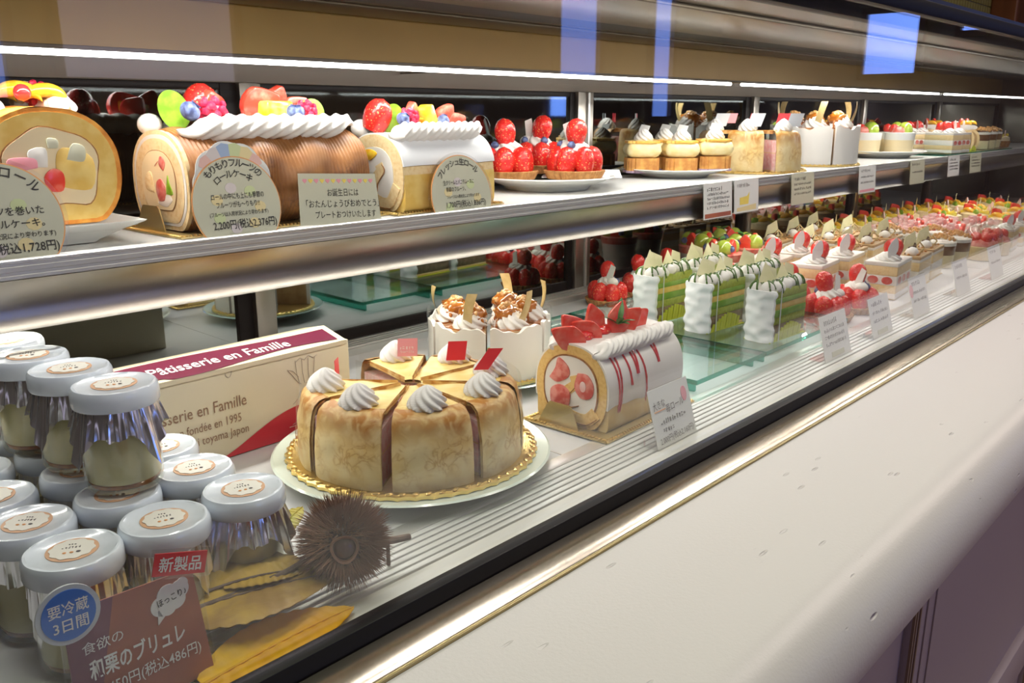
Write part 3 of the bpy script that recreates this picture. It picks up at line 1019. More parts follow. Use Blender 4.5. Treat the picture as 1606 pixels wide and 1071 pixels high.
# ------------------------------------------------------------------ pudding jars
def make_jar(flare=0.27, pleat=0.0024):
    t = thing('pudding_jar', 'x', 'pudding')
    g = MB()
    prof = [(0.0225, 0.0), (0.0255, 0.0012), (0.0272, 0.004), (0.0274, 0.040), (0.0268, 0.046), (0.0255, 0.050), (0.0255, 0.056)]
    g.lathe(prof, 48, cap1=False)
    g.lathe([(p[0] - 0.0014, p[1] + (0.0016 if i < 2 else 0)) for i, p in enumerate(prof)][::-1], 48, cap0=False)
    g.build('glass_jar', 'jar_glass', t)
    MB().lathe([(0.0243, 0.0065), (0.0256, 0.0085), (0.0257, 0.040), (0.0250, 0.044), (0.0245, 0.0445)], 48).build('custard', 'pudding', t)
    MB().lathe([(0.0225, 0.0030), (0.0245, 0.0042), (0.0250, 0.0062), (0.0246, 0.0068)], 48).build('caramel_layer', 'caramel', t)
    fo = MB()
    n = 192

    def fn(u, v):
        a = 2 * PI * u
        c, s_ = abs(math.cos(a)), abs(math.sin(a))
        ext = min(0.047 / max(c, 1e-6), 0.047 / max(s_, 1e-6))
        ln = ext - 0.0315 + 0.003 * math.sin(7 * a)
        pl = math.sin(22 * a + 0.8 * math.sin(3 * a)) * 0.7 + math.sin(37 * a) * 0.4
        rr = 0.0275 + flare * ln * v + (0.0003 + pleat * v) * pl
        return (rr * math.cos(a), rr * math.sin(a), 0.0535 - 0.93 * ln * v)
    fo.grid(fn, n, 6, close_u=True)
    fo.build('foil_skirt', 'foil', t, angle=25)
    lp = [(0.0270, 0.0525), (0.0292, 0.0530), (0.0299, 0.0545), (0.0299, 0.0600), (0.0294, 0.0628), (0.0280, 0.0646), (0.0262, 0.0648), (0.0250, 0.0640), (0.0005, 0.0640)]
    lid = MB().lathe(lp, 56, wob=lambda a, k: 1 + 0.004 * math.sin(9 * a + k)).build('lid', 'lid_plastic', t)
    st = MB().lathe([(0.0155, 0.0641), (0.0155, 0.0644), (0.0005, 0.0645)], 40).build('sticker', 'sticker_tan', lid)
    MB().lathe([(0.0132, 0.0645), (0.0132, 0.0648), (0.0005, 0.0648)], 60, wob=lambda a, k: 1 + (0.05 * math.cos(10 * a) if k < 2 else 0)).build('sticker_centre', 'sticker_cream', lid)
    pr = MB()
    F = T(0, 0, 0.0650) @ R('X', -90)
    scribble(pr, -0.0062, 0.0062, 0.0008, 0.0026, 0.0, F, 4)
    scribble(pr, -0.0030, 0.0030, 0.0046, 0.0024, 0.0, F, 8)
    pr.blob(0.0015, 0.0011, 0.0003, 8, 4, T(0.0045, -0.0046, 0.0650))
    pr.build('print', 'ink_grey', lid)
    p2 = MB()
    p2.blob(0.0013, 0.0010, 0.0003, 8, 4, T(-0.0035, -0.0054, 0.0650))
    p2.blob(0.0013, 0.0010, 0.0003, 8, 4, T(0.0006, -0.0052, 0.0650))
    p2.build('print', 'ink_orange', lid)
    return t


jar = make_jar(0.04, 0.0012)
jar_up = make_jar()
index_kids()
JS = (0.955, 0.955, 1.15)
JZ = 0.0648 * 1.15
LOW = 'small glass pudding jar with white lid and silver foil, standing on the deck'
LOWX = [(0.1625, 0.5130), (0.2195, 0.5125),
        (0.1570, 0.5720), (0.2155, 0.5735), (0.2735, 0.5765),
        (0.1540, 0.6315), (0.2150, 0.6340), (0.2755, 0.6360),
        (0.1580, 0.6925), (0.2180, 0.6950), (0.0990, 0.6150), (0.2130, 0.7570), (0.1540, 0.7550), (0.0985, 0.6770), (0.2110, 0.8180)]
UPX = [(0.2260, 0.5830), (0.2200, 0.6450), (0.2120, 0.7050), (0.2150, 0.7660)]
first = True
for i, (x, y) in enumerate(LOWX):
    o = jar if first else copy_tree(jar)
    first = False
    o.location = (x, y, 0.0018)
    o.rotation_euler = (0, 0, -0.55 + 0.25 * math.sin(i * 2.1))
    o.scale = JS
    tag(o, LOW, None, 'bottom layer of pudding jars')
for i, (x, y) in enumerate(UPX):
    o = copy_tree(jar_up, (x, y, JZ + 0.0022), -0.5 + 0.2 * math.sin(i * 1.7), 'glass pudding jar with foil skirt stacked on the lids of other jars', 'top layer of pudding jars')
    o.scale = JS
jar_up.location = (0.2790, 0.5170, 0.0018)
jar_up.rotation_euler = (0, 0, -0.3)
jar_up.scale = JS
tag(jar_up, 'pudding jar with flared foil skirt on the deck beside the chestnut burr')

# ------------------------------------------------------------------ cake carton
bx = thing('cake_box', 'long cream carton with red wave and maroon lid behind the pudding jars', 'box', (0.541, 0.7465, 0.0006), math.radians(181))
# local: +x runs along the long side toward the jars, lettered face at y = 0
BL, BD, BH = 0.275, 0.075, 0.0915
MB().box(0, BL, -BD, 0, 0.0, BH).build('body', 'box_cream', bx, bevel=0.001)
ld = MB()
ld.prism_x([(0.0016, BH - 0.004), (0.0016, BH + 0.0006), (-BD * 0.5, BH + 0.010), (-BD - 0.001, BH + 0.0008), (-BD - 0.001, BH - 0.003), (-BD * 0.5, BH + 0.007)][::-1], 0.004, BL - 0.004)
lid_o = ld.build('lid', 'box_cream', bx, angle=15)
# maroon wave printed on the sloping front half of the lid
slope = math.degrees(math.atan2(0.0094, BD * 0.5 + 0.0016))
wv = MB()
top, bot = [], []
for i in range(33):
    u = i / 32
    x = 0.012 + u * (BL - 0.024)
    lo = 0.004 + 0.0045 * math.sin(u * 7.0) + (0.004 if u > 0.75 else 0)
    hi = 0.034 - 0.003 * math.sin(u * 5 + 1)
    bot.append((x, lo))
    top.append((x, hi))
def lid_pt(x, d, up=0.0006):
    return (x, 0.0016 - d, BH + 0.0006 + d / (BD * 0.5 + 0.0016) * 0.0094 + up)
vs = [lid_pt(*p) for p in bot] + [lid_pt(*p) for p in top]
wv.add(vs, [(i, 33 + i, 34 + i, i + 1) for i in range(32)])
wv.build('lid_wave', 'box_plum', lid_o, smooth=False)
# lettering frame of the front face: text x axis runs along local -x
FM = T(BL, 0.0, 0) @ R('Z', 180)
lt = MB()
LTM = T(BL, 0.0016, BH + 0.0006) @ R('Z', 180) @ R('X', -(90 - slope))
put_text(lt, 'Pâtisserie en Famille', 0.135, 0.012, 0.020, 0.150, 'C', -0.0010, LTM, 0.012)
lt.build('lid_lettering', 'ink_white', lid_o, smooth=False)
tx = MB()
put_text(tx, 'Pâtisserie en Famille', 0.094, 0.0500, 0.0165, 0.106, 'C', -0.0006, FM)
put_text(tx, 'maison fondée en 1995', 0.097, 0.0345, 0.0125, 0.086, 'C', -0.0006, FM)
put_text(tx, 'machi toyama Japon', 0.110, 0.0215, 0.0120, 0.074, 'C', -0.0006, FM)
tx.build('lettering', 'ink_sepia', bx, smooth=False)
rw = MB()
pts_t, pts_b = [], []
for i in range(31):
    u = i / 30
    x = 0.112 + u * 0.158
    zt = 0.0010 + 0.033 * math.sin(PI * min(1, u * 0.80) ** 1.05) ** 1.3
    pts_b.append((x, 0.0006))
    pts_t.append((x, max(zt, 0.0008)))
vs = [(FM @ Vector((p[0], -0.0005, p[1]))) for p in pts_b] + [(FM @ Vector((p[0], -0.0005, p[1]))) for p in pts_t]
rw.add(vs, [(i, i + 1, 32 + i, 31 + i) for i in range(30)])
rw.build('red_wave', 'box_red', bx, smooth=False)
dw = MB()
def stroke(pts, r=0.00032):
    dw.tube([FM @ Vector((0.212 + p[0], -0.0006, 0.030 + p[1])) for p in pts], r, 4)
for k in range(4):
    x0 = -0.002 + k * 0.006
    stroke([(x0, 0.026), (x0 - 0.003 + k * 0.001, 0.038), (x0 - 0.004 + k * 0.002, 0.052)])
stroke([(-0.006, 0.050), (0.000, 0.054), (0.005, 0.0505), (0.010, 0.0545), (0.016, 0.051), (0.021, 0.053)])
stroke([(-0.016, 0.044), (-0.011, 0.038), (-0.004, 0.028), (0.000, 0.026)])
stroke([(-0.016, 0.044), (-0.010, 0.042), (-0.003, 0.034)])
stroke([(0.006, 0.026), (0.010, 0.022), (0.018, 0.020)])
stroke([(-0.014, -0.016), (-0.004, -0.013), (0.000, -0.005), (-0.004, 0.002), (-0.009, -0.003), (-0.003, -0.008)])
stroke([(-0.012, 0.006), (-0.006, 0.010), (-0.002, 0.018), (0.003, 0.012), (0.001, 0.004)])
stroke([(-0.018, -0.018), (-0.006, -0.0175), (0.006, -0.018)])
dw.build('figure_drawing', 'box_drawing', bx)
nt_ = MB()
nt_.tube([FM @ Vector((0.130 + 0.0035 * math.cos(a), -0.0005, BH - 0.004 + 0.006 * math.sin(a))) for a in [-(i / 10) * PI for i in range(11)]], 0.00035, 4)
nt_.build('tab_notch', 'box_drawing', bx)

# ------------------------------------------------------------------ crepe cake, cut in slices
def make_crepe_slice():
    t = thing('crepe_cake_slice', 'x', 'cake')
    r, half, h = 0.107, math.radians(19.9), 0.067
    g = 0.004
    core = [(r * 0.12, 0)] + [((r - 0.009) * math.cos(a), (r - 0.009) * math.sin(a)) for a in [(-half + 2 * half * i / 12) * 0.975 for i in range(13)]]
    MB().prism([(p[0], p[1] * 0.985) for p in core], 0.0005, h - 0.016).build('strawberry_filling', 'pink_cream', t, smooth=False)
    ou = MB()

    def side(u, v):
        a = -half + 2 * half * u
        bulge = 0.003 * math.sin(PI * v) + 0.0012 * mnoise.noise(Vector((u * 4, v * 5, 3)))
        edge = -0.002 * (abs(2 * u - 1) ** 6)
        tt = max(0.0, (v - 0.82) / 0.18)
        rr = r + bulge + edge - 0.014 * tt ** 2.0 - 0.007 * v
        z = h * (v if v < 0.82 else 0.82 + 0.18 * math.sin(tt * PI / 2))
        return (rr * math.cos(a), rr * math.sin(a), z)
    ou.grid(side, 20, 16)
    ou.grid(lambda u, v: (lambda p: (p[0] * (1 - 0.03), p[1] * (1 - 0.03), p[2] - 0.0015))(side(1 - u, v)), 20, 16)
    ou.build('crepe_side', 'crepe', t, angle=60)
    tp = MB()

    def top(u, v):
        a = -half + 2 * half * u
        rr = 0.010 + (r - 0.0200 - 0.010) * v
        z = h - 0.003 * (1 - v) + 0.0012 * mnoise.noise(Vector((rr * math.cos(a) * 60, rr * math.sin(a) * 60, 0))) + (-0.0005 if v < 1 else -0.001)
        return (rr * math.cos(a), rr * math.sin(a), z)
    tp.grid(top, 16, 20)
    tp.grid(lambda u, v: (lambda p: (p[0], p[1], p[2] - 0.003))(top(1 - u, v)), 16, 20)
    tp.build('crepe_top', 'crepe_top', t, angle=60)
    for s_ in (-1, 1):                                  # folded crepe edges along the cut sides
        e = MB()
        a = s_ * half
        for z0, z1 in ((h - 0.006, h - 0.0005), (0.0008, 0.003), (h * 0.45, h * 0.47)):
            ro_ = r - (0.024 if z1 > h - 0.01 else 0.008)
            e.add([(0.012 * math.cos(a), 0.012 * math.sin(a), z0), (ro_ * math.cos(a), ro_ * math.sin(a), z0),
                   (ro_ * math.cos(a), ro_ * math.sin(a), z1), (0.012 * math.cos(a), 0.012 * math.sin(a), z1)],
                  [(0, 1, 2, 3)], T(0, -s_ * 0.0004, 0))
        e.build('crepe_fold', 'crepe', t, smooth=False)
    fm = MB()

    def film(u, v):
        a = half * 1.005 * (2 * u - 1)
        rr = r + 0.0042 - 0.006 * v
        return (rr * math.cos(a), rr * math.sin(a), 0.0012 + (h * 1.02) * v)
    fm.grid(film, 16, 6)
    fm.build('clear_wrapper', 'clear_film', t)
    ro = MB()
    rosette(ro, 0.0165, 0.021, T(r - 0.028, 0, h - 0.002))
    ro.build('cream_rosette', 'cream', t, angle=70)
    return t


RC = (0.506, 0.602)
plate('cake_plate', 'wide pale green plate with drawn rim carrying the crepe cake', (RC[0], RC[1], 0.0005), 0.1335, 'china_green', pattern=True, h=0.015)
lace_board('lace_board', 'round gold lace board under the crepe cake on the green plate', (RC[0], RC[1], 0.0160), 0.1195)
cs = make_crepe_slice()
index_kids()
CSLABS = ['unflagged crepe slice of the cut cake, broad side facing the grille', 'unflagged crepe slice of the cut cake, beside the slice with the narrow flag',
          'crepe slice with narrow red flag beside the gap in the cut cake', 'crepe slice with pink printed flag, cut side open to the gap',
          'crepe slice with broad upright red flag in the cut cake', 'crepe slice with slanted red flag in the cut cake', 'unflagged crepe slice of the cut cake, toward the strawberry roll']
azs = [240, 195, 150, 60, 15, 330, 285]
crepe_slices = []
for i, a in enumerate(azs):
    o = cs if i == 0 else copy_tree(cs)
    o.location = (RC[0] - 0.001, RC[1] - 0.001, 0.0185)
    o.rotation_euler = (0, 0, math.radians(a))
    tag(o, CSLABS[i], None, 'slices of the crepe cake ring')
    crepe_slices.append(o)


def flag(parent, M, m='red_paper', w_=0.020, h_=0.017, skew=0.3, stick=True, name='paper_flag', text=False):
    mb = MB()
    sk = skew * h_
    mb.prism_y([(0, 0), (w_, 0), (w_ + sk, h_), (sk, h_)], -0.0002, 0.0002, M)
    o = mb.build(name, m, parent, smooth=False)
    if text:
        q = MB()
        scribble(q, 0.003, w_ - 0.002, 0.007, 0.0034, -0.0005, M, 3)
        scribble(q, 0.003, w_ - 0.003, 0.0035, 0.0024, -0.0005, M, 5)
        q.build('print', 'ink_white', o)
    return o


hq = 0.068
# flags face the camera: slice frames are turned, so undo the slice rotation
def flag_on(o, az, m, rad=0.080, z=hq + 0.010, turn=-38, w_=0.020, h_=0.017, skew=0.35, text=False, dx=-0.008, fwd=0.0):
    M = R('Z', -az) @ T(rad * math.cos(math.radians(az)) + dx, rad * math.sin(math.radians(az)) + fwd, z) @ R('Z', turn) @ R('X', -12)
    return flag(o, M, m, w_, h_, skew, text=text)


flag_on(crepe_slices[2], 150, 'red_paper', 0.078, hq + 0.004, 40, 0.014, 0.015, 0.7, dx=0.010)
flag_on(crepe_slices[3], 60, 'pink_paper', 0.078, hq + 0.006, -40, 0.020, 0.018, 0.05, text=True, dx=-0.012, fwd=-0.016)
flag_on(crepe_slices[4], 15, 'red_paper', 0.078, hq + 0.004, -40, 0.019, 0.019, 0.15, dx=-0.020, fwd=-0.010)
flag_on(crepe_slices[5], 330, 'red_paper', 0.078, hq + 0.008, -40, 0.014, 0.020, 0.75, dx=-0.026, fwd=-0.004)
# printed clear cards on the cut face beside the gap
fc = MB()
fc.prism_y([(0, 0), (0.085, 0), (0.085, 0.060), (0, 0.060)], -0.0002, 0.0002, R('Z', 23) @ T(0.018, 0.0, 0.004))
fc.build('cut_face_wrapper', 'clear_film', crepe_slices[3], smooth=False)

# ------------------------------------------------------------------ caramel cream cake, cut in slices
def make_caramel_slice():
    t = thing('caramel_cake_slice', 'x', 'cake')
    r, half, h = 0.075, math.radians(28.8), 0.064
    MB().prism([(0.004, 0)] + [((r - 0.004) * math.cos(a), (r - 0.004) * math.sin(a)) for a in [half * (2 * i / 12 - 1) for i in range(13)]], 0.0005, h - 0.002).build('mocha_sponge', 'mocha', t, smooth=False)
    ws = MB()

    def wall(u, v):
        a = half * (2 * u - 1)
        top = h + 0.003 * math.sin(9 * u + 1) + 0.0015 * math.sin(23 * u)
        rr = r + 0.0008 * mnoise.noise(Vector((u * 6, v * 4, 9)))
        return (rr * math.cos(a), rr * math.sin(a), top * v)
    ws.grid(wall, 24, 8)
    ws.grid(lambda u, v: (lambda p: (p[0] * 0.93, p[1] * 0.93, p[2]))(wall(1 - u, v)), 24, 8)
    for k in (0, 1):
        ws.add([wall(k, 0), wall(k, 1), tuple(c * (0.93 if i < 2 else 1) for i, c in enumerate(wall(k, 1))), tuple(c * (0.93 if i < 2 else 1) for i, c in enumerate(wall(k, 0)))], [(0, 1, 2, 3) if k else (3, 2, 1, 0)])
    ws.grid(lambda u, v: (lambda p: (p[0] * (1 - 0.07 * v), p[1] * (1 - 0.07 * v), p[2]))(wall(u, 1)), 24, 1)
    ws.build('cream_wall', 'cream', t, angle=60)
    MB().prism([(0.006, 0)] + [((r - 0.006) * math.cos(a), (r - 0.006) * math.sin(a)) for a in [half * 0.93 * (2 * i / 10 - 1) for i in range(11)]], h - 0.003, h - 0.0002).build('caramel_glaze', 'caramel', t, smooth=False)
    sw = MB()
    rosette(sw, 0.020, 0.026, T(r - 0.027, 0.003, h - 0.004) @ R('Y', 8), 8, 1.4)
    rosette(sw, 0.012, 0.014, T(r - 0.050, -0.002, h - 0.003), 8, 1.4)
    sw.build('cream_swirl', 'cream', t, angle=70)
    nu = MB()
    q = random.Random(11)
    for k in range(52):
        a, rr = q.uniform(0, 2 * PI), min(abs(q.gauss(0, 0.0095)), 0.014)
        x, y = r - 0.034 + rr * math.cos(a), 0.002 + rr * math.sin(a)
        z = h + 0.0235 - 30 * rr * rr * 1.6 + q.uniform(-0.001, 0.003)
        nu.blob(q.uniform(0.003, 0.005), q.uniform(0.0024, 0.004), q.uniform(0.002, 0.0034), 7, 5, T(x, y, z) @ R('Z', q.uniform(0, 360)) @ R('X', q.uniform(0, 180)), 0.3, k)
    nu.build('candied_nut', 'nut', t, angle=80)
    ca = MB()
    ca.blob(0.0175, 0.0165, 0.011, 18, 10, T(r - 0.033, 0.002, h + 0.0135), 0.3, 4)
    ca.blob(0.011, 0.010, 0.006, 16, 8, T(r - 0.048, -0.001, h + 0.004), 0.2, 7)
    for k in range(5):
        a = 0.6 * (k - 2)
        ca.tube([(r - 0.036 + 0.012 * math.cos(a), 0.002 + 0.012 * math.sin(a), h + 0.014), (r - 0.036 + 0.018 * math.cos(a), 0.002 + 0.018 * math.sin(a), h + 0.007), (r - 0.036 + 0.021 * math.cos(a), 0.002 + 0.021 * math.sin(a), h - 0.001 + 0.002 * (k % 2))], [0.003, 0.0024, 0.0014], 7)
    ca.build('caramel_sauce', 'caramel', t, angle=80)
    ch = MB()

    def rib(u, v):
        x = -0.0055 + 0.011 * v + 0.0
        z = u * 0.046
        return (r - 0.018 + 0.010 * math.sin(u * 2.2) - 0.5 * x * u, 0.012 + x + 0.012 * (u - 0.5), h + z - 0.002)
    ch.grid(rib, 10, 2)
    ch.grid(lambda u, v: (lambda p: (p[0] + 0.0007, p[1], p[2]))(rib(1 - u, v)), 10, 2)
    ch.build('chocolate_ribbon', 'gold_chocolate', t)
    fm = MB()
    fm.grid(lambda u, v: ((r + 0.0016) * math.cos(half * (2 * u - 1)), (r + 0.0016) * math.sin(half * (2 * u - 1)), 0.001 + v * (h + 0.012)), 16, 3)
    fm.build('clear_wrapper', 'clear_film', t)
    return t


CC = (0.752, 0.738)
plate('cake_plate', 'glassy teal plate carrying the caramel cream cake', (CC[0], CC[1], 0.0005), 0.098, 'glass_dish', h=0.015)
lace_board('lace_board', 'round gold lace board under the caramel cream cake', (CC[0], CC[1], 0.0146), 0.0825)
ca = make_caramel_slice()
index_kids()
for i, a in enumerate((253, 193, 313, 133, 13)):
    o = ca if i == 0 else copy_tree(ca)
    o.location = (CC[0] + 0.002 * math.cos(math.radians(a)), CC[1] + 0.002 * math.sin(math.radians(a)), 0.0172)
    o.rotation_euler = (0, 0, math.radians(a))
    tag(o, 'caramel nut cream cake slice with chocolate ribbon, on the teal plate', None, 'caramel cake slices on the deck')

# ------------------------------------------------------------------ roll cakes
def dee(w_, h_, n=44, flat=0.10, p=2.3):
    """rounded cross-section (y, z) sitting on z = 0"""
    pts = []
    for i in range(n):
        a = 2 * PI * i / n
        c, s_ = math.cos(a), math.sin(a)
        y = math.copysign(abs(c) ** (2 / p), c) * w_ / 2
        z = math.copysign(abs(s_) ** (2 / p), s_) * h_ * (0.5 + flat / 2)
        pts.append((y, max(z + h_ * (0.5 - flat / 2), 0.0)))
    out = [pts[0]]
    for q in pts[1:]:
        if (q[0] - out[-1][0]) ** 2 + (q[1] - out[-1][1]) ** 2 > 1e-10:
            out.append(q)
    return out


def scaled(poly, k, cy_, cz_):
    return [(cy_ + (p[0] - cy_) * k, cz_ + (p[1] - cz_) * k) for p in poly]


def band(path, wd):
    P = [Vector((p[0], p[1])) for p in path]
    l, r_ = [], []
    for i, p in enumerate(P):
        d = (P[min(i + 1, len(P) - 1)] - P[max(i - 1, 0)]).normalized()
        n = Vector((-d.y, d.x))
        ww = wd[i] if isinstance(wd, list) else wd
        l.append(tuple(p + n * ww / 2))
        r_.append(tuple(p - n * ww / 2))
    return l, r_


def band_x(mb, path, wd, x0, x1, M=None):
    l, r_ = band(path, wd)
    n = len(l)
    vs = [(x0, a[0], a[1]) for a in l] + [(x0, a[0], a[1]) for a in r_] + [(x1, a[0], a[1]) for a in l] + [(x1, a[0], a[1]) for a in r_]
    fs = []
    for i in range(n - 1):
        fs += [(i, i + 1, n + i + 1, n + i), (2 * n + i, 3 * n + i, 3 * n + i + 1, 2 * n + i + 1), (i, 2 * n + i, 2 * n + i + 1, i + 1), (n + i, n + i + 1, 3 * n + i + 1, 3 * n + i)]
    fs += [(0, n, 3 * n, 2 * n), (n - 1, 3 * n - 1, 4 * n - 1, 2 * n - 1)]
    mb.add(vs, fs, M)


def catmull(pts, k=6):
    out = []
    P = [pts[0]] + list(pts) + [pts[-1]]
    for i in range(1, len(P) - 2):
        for j in range(k):
            t = j / k
            a, b, c, d = (Vector(q) for q in P[i - 1:i + 3])
            out.append(tuple(0.5 * ((2 * b) + (c - a) * t + (2 * a - 5 * b + 4 * c - d) * t * t + (3 * b - a - 3 * c + d) * t ** 3)))
    out.append(tuple(pts[-1]))
    return out


def face_lump(parent, name, m, pts, x=-0.002, depth=0.004):
    """cut fruit showing on the end face: rounded outline of (y, z)"""
    mb = MB()
    pp = catmull(pts + [pts[0]], 4)[:-1]
    ar = sum(pp[i][0] * pp[(i + 1) % len(pp)][1] - pp[(i + 1) % len(pp)][0] * pp[i][1] for i in range(len(pp)))
    if ar < 0:
        pp = pp[::-1]
    mb.prism_x(pp, x, x + depth)
    return mb.build(name, m, parent, bevel=0.0004)


# --- strawberry roll on the deck
SR = thing('strawberry_roll_cake', 'white roll cake with red sauce drips and strawberries, beside the crepe cake', 'cake', (0.686, 0.552, 0.0036), math.radians(2))
W_, HH, LR = 0.094, 0.088, 0.150
o_ = dee(W_, HH)
mb = MB()
mb.prism_x(o_, 0.0, LR)
mb.build('sponge', 'sponge', SR, angle=40)
# white cream coat over the upper part, custard showing below its hem
co = MB()
cz0 = HH * 0.5
def coat(u, v):
    a = math.radians(-14 + 208 * v)
    hem = 3.0 * math.sin(u * 9) + 1.5 * math.sin(u * 21)
    a += math.radians(hem) * (1 if v < 0.5 else -1) * abs(2 * v - 1) ** 3
    c, s_ = math.cos(a), math.sin(a)
    y = math.copysign(abs(c) ** (2 / 2.3), c) * (W_ / 2 + 0.0022)
    z = math.copysign(abs(s_) ** (2 / 2.3), s_) * (HH * 0.55 + 0.0022) + HH * 0.45
    return (0.0006 + u * (LR + 0.0008), y, z)
co.grid(coat, 30, 40)
co.grid(lambda u, v: (lambda p: (p[0], p[1] * 0.955, (p[2] - cz0) * 0.955 + cz0))(coat(1 - u, v)), 30, 40)
co.grid(lambda u, v: (lambda p, k: (p[0], p[1] * k, (p[2] - cz0) * k + cz0))(coat(0, v), 1 - 0.045 * u), 1, 40)
co.grid(lambda u, v: (lambda p, k: (p[0], p[1] * k, (p[2] - cz0) * k + cz0))(coat(1, v), 0.955 + 0.045 * u), 1, 40)
co.build('cream_coat', 'cream', SR, angle=60)
cu = MB()
cu.prism_x(scaled(dee(W_ + 0.0012, HH * 0.42, p=6), 1.0, 0, 0), 0.003, LR + 0.0006)
cu.build('custard_coat', 'custard_coat', SR)
mb = MB()
mb.prism_x(scaled(o_, 0.745, 0.0, HH * 0.50), -0.0008, 0.002)
mb.build('cream_filling', 'cream', SR)
mb = MB()
band_x(mb, scaled(o_ + [o_[0]], 0.76, 0.0, HH * 0.50), 0.0016, -0.0011, 0.001)
mb.build('sponge_skin', 'crust', SR, smooth=False)
mb = MB()
band_x(mb, catmull([(-0.034, 0.020), (-0.022, 0.010), (-0.004, 0.011), (0.010, 0.018), (0.012, 0.028), (0.004, 0.038), (-0.006, 0.047), (-0.004, 0.056)]), [0.014 - 0.0001 * i for i in range(43)], -0.0014, 0.002)
mb.build('sponge_curl', 'sponge', SR, smooth=False)
mb = MB()
band_x(mb, catmull([(-0.036, 0.014), (-0.022, 0.0045), (-0.004, 0.0055), (0.015, 0.012)]), 0.0012, -0.0017, 0.001)
band_x(mb, catmull([(-0.012, 0.024), (0.000, 0.020), (0.006, 0.024), (0.004, 0.031), (-0.004, 0.040), (-0.012, 0.050)]), 0.0008, -0.0017, 0.001)
mb.build('sponge_skin', 'crust', SR, smooth=False)
# y > 0 is the far side: in view the far side lies at the left of the cut face
face_lump(SR, 'strawberry_piece', 'strawberry_pale', [(0.028, 0.049), (0.017, 0.045), (0.002, 0.054), (0.003, 0.065), (0.016, 0.073), (0.020, 0.061)])
o1 = face_lump(SR, 'strawberry_piece', 'strawberry_pale', [(-0.010, 0.060), (-0.023, 0.060), (-0.031, 0.049), (-0.028, 0.036), (-0.015, 0.033), (-0.006, 0.044)])
o2 = MB().prism_x([(-0.0175 + 0.004 * math.cos(a), 0.0465 + 0.006 * math.sin(a)) for a in [2 * PI * i / 14 for i in range(14)]], -0.0024, 0.0).build('berry_core', 'pink_fruit', o1)
face_lump(SR, 'strawberry_piece', 'strawberry_pale', [(0.025, 0.018), (0.026, 0.036), (0.013, 0.043), (0.000, 0.037), (0.002, 0.020), (0.012, 0.013)])
for ys, zz, L0 in ((-0.030, HH + 0.0005, LR - 0.006), (0.027, HH + 0.001, LR - 0.006)):
    mb = MB()
    rope(mb, L0, 0.0112, 0.0150, T(0.003, ys, zz - 0.004), 4, 0.85)
    mb.build('cream_border', 'cream', SR, angle=70)
dr = MB()
def drip(x, a1, wd=0.0016, loop=None):
    pts = []
    for k in range(9):
        a = math.radians(128 - (128 - a1) * k / 8) if False else math.radians(60 - (60 - a1) * k / 8)
        c, s_ = math.cos(a), math.sin(a)
        y = -math.copysign(abs(c) ** (2 / 2.3), c) * (W_ / 2 + 0.0026)
        z = math.copysign(abs(s_) ** (2 / 2.3), s_) * (HH * 0.55 + 0.0026) + HH * 0.45
        pts.append((x + (loop or 0) * k / 8, y, z))
    dr.tube(pts, [wd * (0.9 + 0.3 * (k == 8)) for k in range(9)], 6)
for x, a1, lp in ((0.018, -32, 0.004), (0.026, -30, -0.002), (0.040, 4, 0.004), (0.054, 14, 0.002), (0.062, 14, -0.004), (0.066, -26, 0.010), (0.094, 18, 0.006), (0.104, 18, -0.004)):
    drip(x, a1, 0.0014, lp)
dr.build('sauce_drip', 'sauce', SR)
q = random.Random(21)
for k in range(7):
    mb = MB()
    berry_slice(mb, 0.014, 0.042, 0.005)
    o = mb.build('strawberry_slice', 'strawberry_cut', SR, bevel=0.0014)
    o.matrix_local = T(0.016 + 0.014 * k, -0.006 + 0.012 * (k % 2), HH - 0.002) @ R('Z', q.uniform(-60, 0)) @ R('Y', [-62, -40, -55, -20, 20, 48, 60][k]) @ R('X', q.uniform(-25, 25))
for k in range(3):
    mb = MB()
    mb.blob(0.014, 0.010, 0.006, 14, 8, None, 0.2, k)
    o = mb.build('strawberry_piece', 'strawberry', SR)
    o.matrix_local = T(0.028 + 0.034 * k, 0.004, HH + 0.005)
for k, (a, e, L_) in enumerate(((20, 70, 0.030), (140, 30, 0.020), (-60, 20, 0.020), (60, 45, 0.022), (-130, 35, 0.022), (-100, 15, 0.018))):
    mb = MB()
    leaf(mb, L_, L_ * 0.36)
    o = mb.build('mint_leaf', 'mint', SR)
    o.matrix_local = T(0.075, -0.008, HH + 0.012) @ R('Z', a) @ R('Y', -e)
lace_board('lace_board', 'gold lace board with end stop under the strawberry roll cake', (0.7565, 0.549, 0.0018), 0.0895, 0.057, round_=False, rz=math.radians(2), flap=True)

# --- fruit roll with brown crust on the shelf
US = SZ + 0.0005
FR = thing('fruit_roll_cake', 'brown ridged roll cake topped with cream border and mixed fruit', 'cake', (0.392, 0.836, US + 0.0022), math.radians(3))
W2, H2, L2 = 0.108, 0.097, 0.225
o2_ = dee(W2, H2)
ou = MB()

